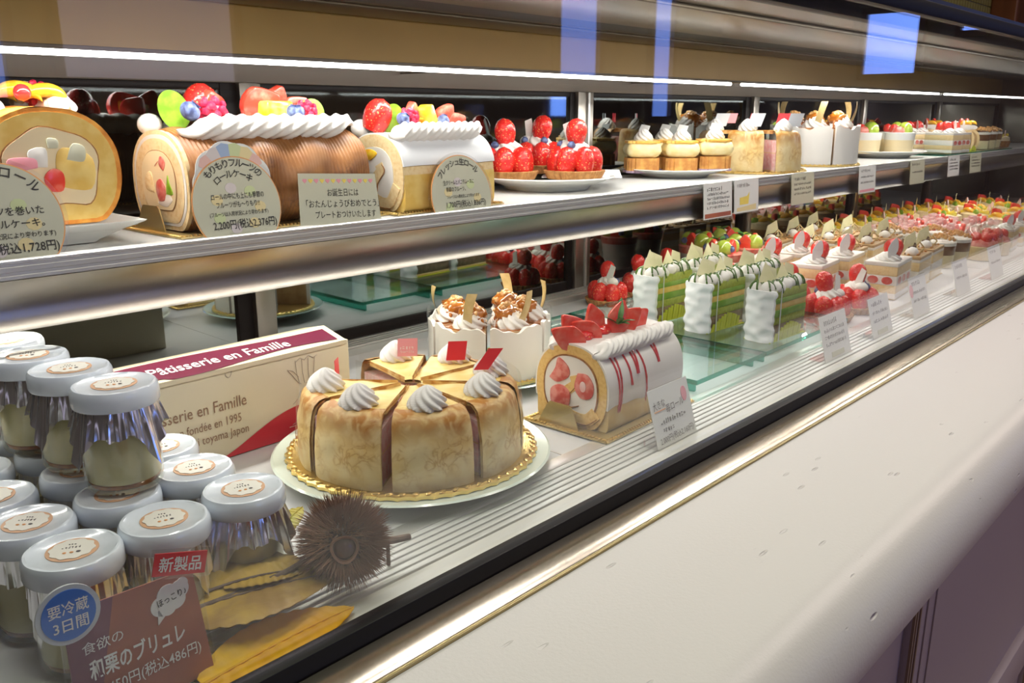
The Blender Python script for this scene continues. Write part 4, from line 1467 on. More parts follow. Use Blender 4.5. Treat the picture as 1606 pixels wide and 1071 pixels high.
def crust(u, v):
    a = 2 * PI * v
    x = u * L2
    c, s_ = math.cos(a), math.sin(a)
    y = math.copysign(abs(c) ** (2 / 2.2), c) * W2 / 2
    z = math.copysign(abs(s_) ** (2 / 2.2), s_) * H2 * 0.54 + H2 * 0.46
    lump = 0.0035 * mnoise.noise(Vector((x * 34, y * 22, z * 22))) + 0.002 * math.sin(x * 105 + 1.2 * math.sin(z * 60))
    rg = 0.0008 * math.sin(2 * PI * x / 0.0042 + 2.0 * mnoise.noise(Vector((x * 30, 0, z * 20)))) * min(1, max(0.1, 0.7 + 2.0 * mnoise.noise(Vector((x * 25, y * 12, z * 18)))))
    e = min(1.0, (x + 0.0005) / 0.004, (L2 - x + 0.0005) / 0.010)
    k = 1 + (lump + rg) / (W2 / 2) - 0.05 * (1 - e)
    return (x, y * k, max((z - H2 * 0.5) * k + H2 * 0.5, 0.0002 * v))
ou.grid(crust, 270, 52, close_v=True)
ou.build('brown_crust', 'brown_crust', FR, angle=60)
def face_stack(par, ol, hh, layers):
    x = -0.0004
    for nm, m, k, cz in layers:
        mb = MB()
        mb.prism_x(scaled(ol, k, 0, cz * hh), x, x + 0.004)
        mb.build(nm, m, par)
        x -= 0.0005
face_stack(FR, o2_, H2, [('sponge_rim', 'sponge_pale', 0.985, 0.5), ('crepe_layer', 'cream', 0.90, 0.52), ('sponge', 'sponge_pale', 0.83, 0.49), ('sponge_skin', 'crust', 0.60, 0.50), ('cream_filling', 'custard_cream', 0.585, 0.50)])
xf = -0.0032
face_lump(FR, 'strawberry_piece', 'strawberry_pale', [(0.000, 0.028), (-0.010, 0.030), (-0.013, 0.042), (-0.006, 0.050), (0.003, 0.046), (0.004, 0.036)], xf)
face_lump(FR, 'kiwi_piece', 'kiwi', [(-0.014, 0.036), (-0.026, 0.036), (-0.021, 0.047), (-0.019, 0.054)], xf)
face_lump(FR, 'peach_piece', 'sponge_pale', [(0.008, 0.036), (0.024, 0.040), (0.023, 0.052), (0.012, 0.056)], xf)
face_lump(FR, 'strawberry_piece', 'strawberry_pale', [(-0.012, 0.058), (-0.017, 0.066), (-0.009, 0.072), (-0.005, 0.064)], xf)
face_lump(FR, 'strawberry_piece', 'strawberry_pale', [(0.003, 0.062), (-0.004, 0.067), (0.000, 0.064)], xf)
face_lump(FR, 'cream_end', 'cream', [(-0.024, 0.030), (-0.012, 0.023), (0.004, 0.026), (-0.004, 0.031), (-0.018, 0.036)], xf + 0.0005)
for ys in (-0.026, 0.028):
    mb = MB()
    rope(mb, L2 - 0.030, 0.0160, 0.0270, T(0.018, ys * 1.06, H2 + 0.001), 4, 0.80)
    mb.build('cream_border', 'cream', FR, angle=70)
mb = MB()
mb.blob(0.012, 0.012, 0.011, 18, 10, T(0.010, 0.028, H2 + 0.004))
mb.build('cream_dot', 'cream', FR)


def fruit(parent, kind, M, s=1.0):
    mb = MB()
    if kind == 'kiwi':
        mb.grid(lambda u, v: (0.0125 * s * math.sin(PI * v) * math.cos(PI * u), 0.010 * s * math.sin(PI * v) * math.sin(PI * u) * 0.8, -0.017 * s * math.cos(PI * v)), 14, 12)
        mb.grid(lambda u, v: (0.0125 * s * math.sin(PI * v) * (1 - 2 * u), 0.0, -0.017 * s * math.cos(PI * v)), 6, 12)
        o = mb.build('kiwi_wedge', 'kiwi', parent)
    elif kind == 'blueberry':
        blueberry(mb, 0.0075 * s)
        o = mb.build('blueberry', 'blueberry', parent)
    elif kind == 'raspberry':
        raspberry(mb, 0.010 * s)
        o = mb.build('raspberry', 'raspberry', parent)
    elif kind == 'berry_half':
        berry_slice(mb, 0.015 * s, 0.034 * s, 0.009 * s)
        o = mb.build('strawberry_half', 'strawberry_cut', parent, bevel=0.002 * s)
    elif kind == 'berry':
        strawberry(mb, 0.014 * s, 0.031 * s)
        o = mb.build('strawberry', 'strawberry', parent)
    elif kind == 'mango':
        mb.box(-0.014 * s, 0.014 * s, -0.008 * s, 0.008 * s, 0, 0.012 * s)
        o = mb.build('mango_cube', 'mango', parent, bevel=0.002 * s)
    elif kind == 'orange':
        mb.grid(lambda u, v: (0.020 * s * math.cos(PI * u), 0.007 * s * math.sin(2 * PI * v) * math.sin(PI * u) ** 0.6, 0.012 * s * math.sin(PI * u) ** 0.8 + 0.007 * s * math.cos(2 * PI * v) * math.sin(PI * u) ** 0.6), 14, 12, close_v=True)
        o = mb.build('orange_segment', 'orange_fruit', parent)
    elif kind == 'grape':
        mb.blob(0.0125 * s, 0.0125 * s, 0.0145 * s, 18, 12)
        o = mb.build('grape', 'grape', parent)
    elif kind == 'currant':
        mb.blob(0.006 * s, 0.006 * s, 0.006 * s, 12, 8)
        o = mb.build('redcurrant', 'redcurrant', parent)
    elif kind == 'pink':
        berry_slice(mb, 0.012 * s, 0.028 * s, 0.004 * s)
        o = mb.build('strawberry_slice', 'pink_fruit', parent, bevel=0.001 * s)
    elif kind == 'banana':
        mb.lathe([(0.011 * s, 0), (0.011 * s, 0.005 * s)], 18)
        o = mb.build('banana_slice', 'custard_cream', parent, bevel=0.001 * s)
    o.matrix_local = M
    return o


Z2 = H2 + 0.006
for kd, x, y, z, rz, ry, rx, s in (
        ('kiwi', 0.026, 0.008, 0.010, -22, -18, 0, 0.95), ('blueberry', 0.031, -0.013, 0.009, 0, 40, 20, 1.1), ('berry', 0.050, 0.012, -0.002, 0, 20, 0, 1.08), ('raspberry', 0.058, -0.008, 0.008, 0, 0, 0, 1.05),
        ('berry_half', 0.073, 0.010, -0.006, 20, -30, 10, 1.0), ('berry_half', 0.098, 0.000, 0.006, 10, 62, 20, 1.1), ('berry_half', 0.112, 0.012, -0.002, 40, 40, 0, 0.9),
        ('mango', 0.132, -0.006, 0.002, 15, 0, 0, 1.2), ('mango', 0.124, 0.008, 0.006, 50, 10, 0, 1.0), ('berry_half', 0.138, 0.012, -0.002, 10, 20, 10, 1.0), ('berry_half', 0.156, 0.006, -0.001, 0, 50, 0, 0.9),
        ('blueberry', 0.150, -0.013, 0.008, 0, 20, 0, 0.9), ('blueberry', 0.158, -0.014, 0.008, 0, 0, 0, 0.9), ('raspberry', 0.170, -0.012, 0.008, 0, 0, 0, 0.9), ('kiwi', 0.182, -0.004, 0.004, -15, 50, -20, 1.1)):
    fruit(FR, kd, T(x, y, Z2 + z + 0.002) @ R('Z', rz) @ R('Y', ry) @ R('X', rx), s * 1.22)
lace_board('lace_board', 'gold lace board with end stop under the brown fruit roll cake', (0.503, 0.836, US), 0.130, 0.058, round_=False, rz=math.radians(3), flap=True)

# --- white fresh-cream roll
WR = thing('cream_roll_cake', 'white cream roll cake with fruit on top and yellow sponge face', 'cake', (0.648, 0.824, US + 0.0022), math.radians(2))
W3, H3, L3 = 0.098, 0.088, 0.155
o3_ = dee(W3, H3)
MB().prism_x(o3_, 0.0, L3).build('sponge', 'sponge_pale', WR)
co = MB()
def coat3(u, v):
    a = math.radians(12 + 156 * v)
    c, s_ = math.cos(a), math.sin(a)
    hem = 0.03 * math.sin(u * 8) * abs(2 * v - 1) ** 2
    y = math.copysign(abs(c) ** (2 / 2.3), c) * (W3 / 2 + 0.0018)
    z = math.copysign(abs(s_) ** (2 / 2.3), s_) * (H3 * 0.55 + 0.0018) + H3 * (0.45 + hem * 0.3)
    return (0.001 + u * L3, y, z)
co.grid(coat3, 24, 36)
co.grid(lambda u, v: (lambda p: (p[0], p[1] * 0.955, (p[2] - H3 / 2) * 0.955 + H3 / 2))(coat3(1 - u, v)), 24, 36)
for e in (0, 1):
    co.grid(lambda u, v: (lambda p, k: (p[0], p[1] * k, (p[2] - H3 / 2) * k + H3 / 2))(coat3(e, v), 1 - 0.045 * (u if e == 0 else 1 - u)), 1, 36)
co.build('cream_coat', 'cream_cool', WR, angle=60)
MB().prism_x(dee(W3 + 0.0014, H3 * 0.62, p=5), 0.002, L3 + 0.0006).build('vanilla_mousse', 'custard', WR)
mb = MB()
mb.prism_x(scaled(o3_, 0.66, 0.0, H3 * 0.52), -0.0008, 0.002)
mb.build('cream_filling', 'cream', WR)
mb = MB()
band_x(mb, catmull([(-0.038, 0.030), (-0.024, 0.010), (-0.004, 0.012), (0.008, 0.022), (0.002, 0.034), (-0.010, 0.046), (-0.008, 0.054)]), 0.013, -0.0014, 0.002)
mb.build('sponge_curl', 'sponge_pale', WR, smooth=False)
mb = MB()
band_x(mb, catmull([(0.014, 0.028), (0.010, 0.020), (-0.004, 0.0055), (-0.026, 0.003)]), 0.0010, -0.0018, 0.001)
band_x(mb, catmull([(-0.014, 0.054), (-0.018, 0.046), (-0.006, 0.032), (-0.004, 0.022)]), 0.0010, -0.0018, 0.001)
mb.build('sponge_skin', 'crust', WR, smooth=False)
face_lump(WR, 'orange_piece', 'orange_fruit', [(0.006, 0.058), (0.018, 0.060), (0.020, 0.068), (0.006, 0.071), (-0.006, 0.066)], -0.002)
for ys in (-0.027, 0.030):
    mb = MB()
    rope(mb, L3 - 0.012, 0.0135, 0.0180, T(0.006, ys, H3 + 0.002), 4, 0.85)
    mb.build('cream_border', 'cream', WR, angle=70)
mb = MB()
mb.blob(0.012, 0.012, 0.011, 18, 10, T(0.006, 0.030, H3 + 0.006))
mb.build('cream_dot', 'cream', WR)
Z3 = H3 + 0.006
for kd, x, y, z, rz, ry, rx, s in (
        ('berry', 0.012, 0.016, -0.002, 0, 12, 20, 1.1), ('kiwi', 0.034, 0.004, 0.010, -28, 10, 0, 0.95), ('blueberry', 0.036, -0.012, 0.010, 0, 40, 20, 1.0), ('raspberry', 0.050, -0.006, 0.010, 0, 0, 0, 1.0),
        ('berry_half', 0.066, 0.008, -0.006, 20, -10, 10, 1.0), ('mango', 0.082, -0.002, 0.006, 15, 60, 0, 1.1), ('mango', 0.088, 0.010, 0.004, 40, 20, 0, 1.0), ('blueberry', 0.104, -0.011, 0.008, 0, 20, 0, 0.95),
        ('berry_half', 0.112, 0.006, -0.004, 10, 30, 10, 1.0), ('berry_half', 0.126, 0.004, -0.004, 10, 60, 10, 0.9), ('berry', 0.098, 0.012, -0.004, 0, -10, 0, 0.9)):
    fruit(WR, kd, T(x, y, Z3 + z + 0.001) @ R('Z', rz) @ R('Y', ry) @ R('X', rx), s * 1.12)
lace_board('lace_board', 'gold lace board under the white cream roll cake', (0.726, 0.826, US), 0.092, 0.053, round_=False, rz=math.radians(2))

# --- orange sponge roll seen end-on, in a white boat dish
dish = MB()
dp = [(0.030, 0.0, 0.070), (0.033, 0.003, 0.073), (0.064, 0.020, 0.099), (0.067, 0.0205, 0.101), (0.064, 0.0185, 0.099), (0.030, 0.0035, 0.071)]
vs, fs = [], []
for a, z, b in dp:
    vs += [(-a, -b, z), (a, -b, z), (a, b, z), (-a, b, z)]
for k in range(len(dp) - 1):
    for i in range(4):
        j = (i + 1) % 4
        fs.append((k * 4 + i, k * 4 + j, k * 4 + 4 + j, k * 4 + 4 + i))
fs += [(3, 2, 1, 0), tuple(range(len(dp) * 4 - 4, len(dp) * 4))]
dish.add(vs, fs)
od = dish.build('boat_dish', 'china', None, (0.284, 0.880, US + 0.0004), bevel=0.0015)
tag(od, 'white boat-shaped dish under the orange sponge roll cake', 'dish')
OR = thing('orange_roll_cake', 'orange sponge roll cake seen at its cut end, in the boat dish', 'cake', (0.281, 0.800, US + 0.0195), math.radians(90))
W1, H1, L1 = 0.118, 0.100, 0.150
o1_ = dee(W1, H1)
ou = MB()
def rim1(u, v):
    a = 2 * PI * v
    x = u * L1
    c, s_ = math.cos(a), math.sin(a)
    y = math.copysign(abs(c) ** (2 / 2.2), c) * W1 / 2
    z = math.copysign(abs(s_) ** (2 / 2.2), s_) * H1 * 0.54 + H1 * 0.46
    k = 1 + 0.02 * mnoise.noise(Vector((x * 20, y * 40, z * 40)))
    return (x, y * k, max(z * k, 0.0))
ou.grid(rim1, 40, 60, close_v=True)
ou.build('toasted_sponge', 'sponge_rim', OR, angle=60)
x = -0.0004
for nm, m, k in (('sponge_edge', 'sponge_rim', 0.99), ('sponge', 'custard', 0.92), ('sponge_skin', 'crust', 0.665), ('cream_filling', 'custard_cream', 0.645)):
    mb = MB()
    rg_ = scaled(o1_, k, 0, H1 * 0.5)
    if k < 0.7:
        rg_ = [(p[0] * (1 + 0.05 * math.sin(5 * math.atan2(p[1] - H1 / 2, p[0]))), H1 / 2 + (p[1] - H1 / 2) * (1 + 0.05 * math.sin(5 * math.atan2(p[1] - H1 / 2, p[0]) + 1))) for p in rg_]
    mb.prism_x(rg_, x, x + 0.004)
    mb.build(nm, m, OR)
    x -= 0.0005
# in this frame y > 0 points to the world -x side
face_lump(OR, 'custard_block', 'custard', [(-0.002, 0.034), (-0.030, 0.030), (-0.034, 0.056), (-0.014, 0.066), (-0.004, 0.060)], -0.0026)
face_lump(OR, 'kiwi_piece', 'card_cream', [(-0.012, 0.056), (-0.026, 0.054), (-0.028, 0.066), (-0.018, 0.069)], -0.0031)
face_lump(OR, 'kiwi_piece', 'card_cream', [(0.002, 0.066), (-0.006, 0.066), (-0.006, 0.073), (0.002, 0.074)], -0.0031)
face_lump(OR, 'strawberry_piece', 'strawberry_cut', [(0.006, 0.030), (-0.006, 0.030), (-0.008, 0.044), (0.000, 0.049), (0.008, 0.042)], -0.0031)
face_lump(OR, 'pink_piece', 'ink_pink', [(0.012, 0.050), (0.032, 0.048), (0.034, 0.058), (0.014, 0.058)], -0.0031)
face_lump(OR, 'cream_piece', 'cream', [(0.004, 0.050), (0.016, 0.052), (0.018, 0.064), (0.004, 0.066)], -0.0028)
for ys in (-0.030, 0.030):
    mb = MB()
    rope(mb, L1 - 0.030, 0.011, 0.017, T(0.030, ys, H1 + 0.002), 4, 0.85)
    mb.build('cream_border', 'cream', OR, angle=70)
for kd, x, y, z, rz, ry, rx, s in (('currant', 0.034, 0.004, 0.008, 0, 0, 0, 1.2), ('orange', 0.050, -0.020, 0.000, 70, 0, 0, 0.9), ('orange', 0.060, 0.000, 0.000, 60, 0, 0, 1.0), ('currant', 0.070, -0.026, 0.010, 0, 0, 0, 1.1), ('raspberry', 0.078, -0.022, 0.008, 0, 0, 0, 1.0), ('banana', 0.098, -0.020, 0.008, 0, 60, 0, 1.0), ('orange', 0.112, 0.004, 0.0, 60, 0, 0, 1.0)):
    fruit(OR, kd, T(x, y, H1 + 0.004 + z) @ R('Z', rz) @ R('Y', ry) @ R('X', rx), s)

# ------------------------------------------------------------------ signs and cards
def disc_poly(cx, cz, r, zmin, n=60, wob=None):
    p = []
    for i in range(n):
        a = 2 * PI * i / n
        k = wob(a) if wob else 1.0
        p.append((cx + r * k * math.cos(a), max(cz + r * k * math.sin(a), zmin)))
    out = []
    for q in p:
        if not out or (q[0] - out[-1][0]) ** 2 + (q[1] - out[-1][1]) ** 2 > 1e-10:
            out.append(q)
    return out


LEAN = 9.0
def round_sign(label, x, y, r, cz, lines, arcs, crown=True):
    t = thing('round_sign', label, 'sign', (x, y, US))
    A = R('X', -LEAN)
    MB().prism_y(disc_poly(0, cz, r + 0.0035, 0.0), 0.0012, 0.0022, A).build('clear_holder', 'acrylic', t, smooth=False)
    MB().prism_y(disc_poly(0, cz, r, 0.0), 0.0004, 0.0012, A).build('rim_line', 'ink_orange', t, smooth=False)
    f = MB().prism_y(disc_poly(0, cz, r - 0.0011, 0.0004), 0.0, 0.0005, A).build('card', 'card_cream', t, smooth=False)
    if crown:
        cm = ['sign_rose', 'sign_sand', 'sign_leaf', 'sign_sky', 'sign_mauve']
        bk = MB().prism_y(disc_poly(0, cz + r * 0.42, r * 0.84, cz, wob=lambda a: 1 + 0.07 * abs(math.sin(4.5 * a))), 0.0013, 0.0020, A).build('crown', 'card_white', t, smooth=False)
        for k in range(6):
            a0, a1 = math.radians(30 + 20 * k), math.radians(50 + 20 * k)
            c0 = (0, cz + r * 0.42)
            pp = [(c0[0] + rr * math.cos(a), c0[1] + rr * math.sin(a)) for rr, a in ((r * 0.52, a0), (r * 0.82, a0), (r * 0.86, (a0 + a1) / 2), (r * 0.82, a1), (r * 0.52, a1))]
            MB().prism_y(pp, 0.0008, 0.0014, A).build('crown_patch', cm[k % 5], bk, smooth=False)
    q = random.Random(int(x * 1000))
    for k in range(7):                                  # pale fruit printed behind the text
        a = 2 * PI * k / 7
        cx_, cz_ = 0.5 * r * math.cos(a), cz + 0.42 * r * math.sin(a) - 0.05 * r
        if cz_ < 0.004:
            continue
        MB().prism_y([(cx_ + 0.13 * r * math.cos(b), cz_ + 0.11 * r * math.sin(b)) for b in [2 * PI * i / 10 for i in range(10)]], -0.0003, 0.0002, A).build('printed_fruit', ['sign_sand', 'sign_leaf', 'sign_mauve'][k % 3], f, smooth=False)
    tx = MB()
    for body, rr, a0, a1, size in arcs:
        arc_text(tx, body, 0, cz, rr, a0, a1, size, -0.0008, A, 0.01)
    for body, xx, zz, size, wd in lines:
        put_text(tx, body, xx, zz, size, wd, 'C', -0.0008, A, 0.008)
    tx.build('lettering', 'ink_black', t, smooth=False)
    MB().box(-0.014, 0.014, -0.003, 0.004, 0.0, 0.0035).build('foot_clip', 'acrylic', t)
    return t


SY = 0.758
round_sign('round cream sign with price in front of the orange roll cake', 0.2245, SY, 0.048, 0.030,
           [('フルーツを巻いた', 0.004, 0.036, 0.0075, 0.058), ('たロールケーキ。', 0.004, 0.026, 0.0075, 0.056), ('(フルーツは入荷状況により変わります)', 0.0, 0.0175, 0.005, 0.078), ('1,600円(税込1,728円)', 0.003, 0.006, 0.0095, 0.074)],
           [('フルーツロール', 0.037, 142, 44, 0.0105)], crown=False)
round_sign('round scalloped sign with price in front of the brown fruit roll cake', 0.432, SY, 0.047, 0.0285,
           [('ロールの中にも上にも季節の', 0.001, 0.0355, 0.0064, 0.056), ('フルーツがも〜りもり!!', 0.0, 0.0275, 0.0064, 0.046), ('(フルーツは入荷状況により変わります)', 0.0, 0.0195, 0.0048, 0.062), ('2,200円(税込2,376円)', 0.005, 0.0075, 0.0098, 0.068)],
           [('もりもりフルーツの', 0.0375, 131, 49, 0.0088), ('ロールケーキ', 0.0275, 126, 58, 0.0082)])
round_sign('round cream sign with price in front of the white roll cake', 0.730, SY, 0.050, 0.0165,
           [('生クリームとバニラムースに', -0.004, 0.0320, 0.0062, 0.050), ('季節のフルーツ。', -0.010, 0.0240, 0.0062, 0.032), ('フルーツは入荷状況により変わります', 0.001, 0.0158, 0.0045, 0.054), ('1,700円(税込1,836円)', 0.005, 0.0050, 0.0090, 0.066)],
           [('フレッシュ生ロール', 0.0385, 140, 50, 0.0092)], crown=False)

bc = thing('birthday_card', 'white card with a row of hearts between the two fruit roll cakes', 'sign', (0.550, SY, US))
A = R('X', -LEAN) @ R('Y', 3)
MB().prism_y([(-0.053, 0.0), (0.053, 0.0), (0.050, 0.055), (-0.050, 0.055)], 0.0006, 0.0016, A).build('clear_holder', 'acrylic', bc, smooth=False)
cd = MB().prism_y([(-0.052, 0.0), (0.052, 0.0), (0.049, 0.053), (-0.049, 0.053)], 0.0, 0.0006, A).build('card', 'card_cream', bc, smooth=False)
tx = MB()
put_text(tx, 'お誕生日には', 0.004, 0.0300, 0.0088, 0.040, 'C', -0.0005, A)
put_text(tx, '「おたんじょうびおめでとう」', 0.004, 0.0185, 0.0088, 0.094, 'C', -0.0005, A)
put_text(tx, 'プレートおつけいたします', 0.006, 0.0070, 0.0088, 0.078, 'C', -0.0005, A)
tx.build('lettering', 'ink_black', bc, smooth=False)
def heart(mb, x, z, s, y, M):
    pts = []
    for i in range(18):
        a = 2 * PI * i / 18
        pts.append((x + s * 0.062 * 16 * math.sin(a) ** 3 * 0.5, z + s * 0.031 * (13 * math.cos(a) - 5 * math.cos(2 * a) - 2 * math.cos(3 * a) - math.cos(4 * a))))
    mb.prism_y(pts[::-1], y, y + 0.0004, M)
h1, h2 = MB(), MB()
for k in range(13):
    heart(h1 if k % 2 == 0 else h2, -0.042 + k * 0.007, 0.0455, 0.0055, -0.0003, A)
h1.build('pink_hearts', 'ink_pink', cd)
h2.build('yellow_hearts', 'ink_yellow', cd)


def price_card(label, loc, w_, h_, m='card_white', lean=18, lines=3, seed=1, foot=True, hang=False, extra=None, group=None, name='price_card', rz=0.0):
    t = thing(name, label, 'price card', loc, rz, group)
    A = R('X', -lean)
    z0 = -h_ if hang else 0.001
    c = MB().prism_y([(-w_ / 2, z0), (w_ / 2, z0), (w_ / 2, z0 + h_), (-w_ / 2, z0 + h_)], 0.0, 0.0006, A).build('card', m, t, smooth=False)
    ac = MB().prism_y([(-w_ / 2 - 0.0015, z0 - 0.0005), (w_ / 2 + 0.0015, z0 - 0.0005), (w_ / 2 + 0.0015, z0 + h_ + 0.001), (-w_ / 2 - 0.0015, z0 + h_ + 0.001)], 0.0007, 0.0018, A)
    if hang:
        ac.prism_y([(-w_ / 2 - 0.0015, z0 - 0.0035), (w_ / 2 + 0.0015, z0 - 0.0035), (w_ / 2 + 0.0015, z0 - 0.0005), (-w_ / 2 - 0.0015, z0 - 0.0005)], -0.004, 0.0018, A)
    else:
        ac.box(-w_ / 2, w_ / 2, -0.001, 0.026, 0.0, 0.0014)
    ac.build('clear_holder', 'acrylic', t, smooth=False)
    if lines:
        sb = MB()
        for k in range(lines):
            zz = z0 + h_ * (0.78 - 0.62 * k / max(lines - 0, 1))
            hh = h_ * (0.12 if k == 0 else 0.085)
            scribble(sb, -w_ * 0.38, w_ * (0.38 if k != 0 else 0.15), zz, hh, -0.0005, A, seed + k)
        sb.build('writing', 'ink_grey', t)
    if extra:
        extra(t, A, z0)
    return t


def straw_extra(t, A, z0):
    tx = MB()
    put_text(tx, '大きな', -0.022, 0.0405, 0.0098, 0.022, 'C', -0.0006, A, 0.0, 4)
    put_text(tx, '苺ロール', 0.006, 0.0345, 0.0098, 0.034, 'C', -0.0006, A, 0.0, 4)
    put_text(tx, '2,000円(税込2,160円)', 0.001, 0.0050, 0.0085, 0.064, 'C', -0.0006, A, 0.0, 1)
    scribble(tx, -0.024, 0.022, 0.0235, 0.0055, -0.0006, A, 4)
    scribble(tx, -0.022, 0.000, 0.0150, 0.0050, -0.0006, A, 9)
    tx.build('lettering', 'ink_grey', t, smooth=False)
    ul = MB()
    ul.box(-0.032, -0.012, -0.0006, -0.0002, 0.0375, 0.0384, A)
    b = MB()
    b.prism_y([(0.026 + 0.0050 * math.cos(a), 0.046 + 0.0070 * math.sin(a) * (1 if math.sin(a) > 0 else 1.25)) for a in [2 * PI * i / 16 for i in range(16)]], -0.0006, -0.0001, A)
    b.build('berry_doodle', 'ink_pink', t)
    ul.build('underline', 'ink_orange', t)
    MB().prism_y([(-0.036, 0.002), (0.036, 0.002), (0.036, 0.060), (-0.036, 0.060)], 0.00055, 0.00068, A).build('card_back', 'card_pinkgrey', t, smooth=False)
    MB().prism_y([(0.020, 0.042), (0.035, 0.042), (0.035, 0.059), (0.020, 0.059)], 0.00182, 0.0021, A).build('back_stamp', 'box_red', t, smooth=False)


price_card('handwritten card with a strawberry doodle in front of the strawberry roll', (0.727, 0.441, 0.0018), 0.074, 0.060, lean=16, lines=0, extra=straw_extra, rz=math.radians(1))
def cap_line(m):
    def f(t, A, z0):
        MB().prism_y([(-0.020, z0 + 0.003), (0.020, z0 + 0.003), (0.020, z0 + 0.010), (-0.020, z0 + 0.010)], -0.0004, 0.0, A).build('price_bar', m, t, smooth=False)
    return f
price_card('white price card in front of the matcha cakes', (1.150, 0.449, 0.0018), 0.086, 0.062, lean=15, lines=4, seed=20, extra=cap_line('card_cream'))
price_card('white price card in front of the strawberry jelly tarts', (1.318, 0.450, 0.0018), 0.078, 0.060, lean=15, lines=3, seed=30, extra=cap_line('card_cream'))
price_card('white price card with a red dot in front of the strawberry shortcake', (1.500, 0.453, 0.0018), 0.078, 0.066, lean=15, lines=3, seed=40,
           extra=lambda t, A, z0: MB().prism_y([(-0.034 + 0.008 * math.cos(a), 0.045 + 0.011 * math.sin(a)) for a in [2 * PI * i / 14 for i in range(14)]], -0.0004, 0.0, A).build('red_dot', 'ink_pink', t))
price_card('white price card in front of the nut crumble cups', (1.735, 0.455, 0.0018), 0.082, 0.064, lean=15, lines=2, seed=50)
price_card('white price card in front of the clear domed cakes', (1.960, 0.455, 0.0018), 0.086, 0.066, lean=15, lines=2, seed=60)

HY, HZ = 0.7315, 0.2185
def cheese_pic(t, A, z0):
    b = MB().prism_y([(-0.024, 0.014 + z0), (0.006, 0.014 + z0), (0.010, 0.034 + z0), (0.002, 0.028 + z0), (-0.024, 0.026 + z0)], -0.0004, 0.0, A)
    b.build('cake_drawing', 'ink_yellow', t, smooth=False)
    MB().prism_y([(-0.034, z0 + 0.003), (0.034, z0 + 0.003), (0.034, z0 + 0.013), (-0.034, z0 + 0.009)], -0.0003, 0.0, A).build('plate_drawing', 'sign_sand', t, smooth=False)
def red_foot(t, A, z0):
    MB().prism_y([(-0.042, z0 + 0.002), (0.042, z0 + 0.002), (0.042, z0 + 0.009), (-0.042, z0 + 0.009)], -0.0004, 0.0, A).build('price_bar', 'card_maroon', t, smooth=False)
price_card('shelf-edge card with dark foot band below the cheesecakes', (1.287, HY, HZ), 0.092, 0.058, 'card_white', 4, 5, 3, hang=True, extra=red_foot)
price_card('shelf-edge card with a drawn slice of cake below the cheesecakes', (1.384, HY, HZ), 0.086, 0.056, 'lilac_card' if 'lilac_card' in MATS else 'card_white', 4, 1, 6, hang=True, extra=cheese_pic)
price_card('tan shelf-edge card below the square crepe slices', (1.606, HY, HZ), 0.098, 0.058, 'card_cream', 4, 4, 9, hang=True)
price_card('shelf-edge card below the caramel cakes, with a thin red foot line', (1.925, HY, HZ), 0.094, 0.058, 'card_white', 4, 3, 12, hang=True, extra=lambda t, A, z0: MB().prism_y([(-0.04, z0 + 0.003), (0.04, z0 + 0.003), (0.04, z0 + 0.008), (-0.04, z0 + 0.008)], -0.0004, 0.0, A).build('price_bar', 'ink_pink', t, smooth=False))
price_card('shelf-edge card below the fruit mousse cups', (2.240, HY, HZ), 0.100, 0.056, 'card_cream', 4, 2, 15, hang=True)
price_card('shelf-edge card below the tall shortcake slices', (2.520, HY, HZ), 0.095, 0.052, 'card_white', 4, 4, 18, hang=True)
price_card('shelf-edge card below the far roll slices', (2.715, HY, HZ), 0.105, 0.052, 'card_cream', 4, 4, 21, hang=True)

# --- chestnut brulee sign with badge and red tag
bs = thing('brulee_sign', 'dark red price sign with white lettering in front of the pudding jars', 'sign', (0.1700, 0.4395, 0.0018))
A = R('X', -5)
MB().prism_y([(-0.043, 0.0), (0.0405, 0.0), (0.0385, 0.060), (-0.041, 0.060)], 0.0010, 0.0022, A).box(-0.043, 0.040, 0.0, 0.030, 0.0, 0.0015).build('clear_holder', 'acrylic', bs, smooth=False)
cd = MB().prism_y([(-0.040, 0.002), (0.0385, 0.002), (0.0335, 0.071), (-0.0385, 0.0735)], 0.0, 0.0009, A).build('card', 'card_maroon', bs, smooth=False)
MB().prism_y([(-0.040, 0.002), (-0.030, 0.002), (-0.012, 0.0725), (-0.0385, 0.0735)], -0.0002, 0.0001, A).build('plum_fade', 'card_plum', cd, smooth=False)
tx = MB()
put_text(tx, '和栗のブリュレ', -0.003, 0.0310, 0.0125, 0.054, 'C', -0.0007, A, 0.02)
put_text(tx, '450円(税込486円)', 0.005, 0.0190, 0.0088, 0.054, 'C', -0.0007, A, 0.004)
put_text(tx, '食欲の', -0.021, 0.0465, 0.0075, 0.022, 'C', -0.0007, A)
tx.build('lettering', 'ink_white', bs, smooth=False)
bu = MB()
bub = [(0.0125, 0.0555, 0.0058), (0.0175, 0.0605, 0.0066), (0.0245, 0.0615, 0.0056), (0.0215, 0.0565, 0.0060), (0.0165, 0.0535, 0.0050), (0.0265, 0.0645, 0.0035)]
for i, (bx_, bz_, br_) in enumerate(bub):
    bu.prism_y([(bx_ + br_ * math.cos(a), bz_ + br_ * math.sin(a)) for a in [2 * PI * k / 20 for k in range(20)]], -0.0006 - 0.00002 * i, -0.0001, A)
bu.prism_y([(0.0095, 0.0450), (0.0165, 0.0510), (0.0105, 0.0540)], -0.0006, -0.0001, A)
sb = bu.build('speech_bubble', 'ink_white', bs, smooth=False)
tx = MB()
put_text(tx, 'ほっこり♪', 0.0195, 0.0570, 0.0052, 0.0175, 'C', -0.0011, A, 0.01, 8)
tx.build('bubble_lettering', 'ink_black', sb, smooth=False)

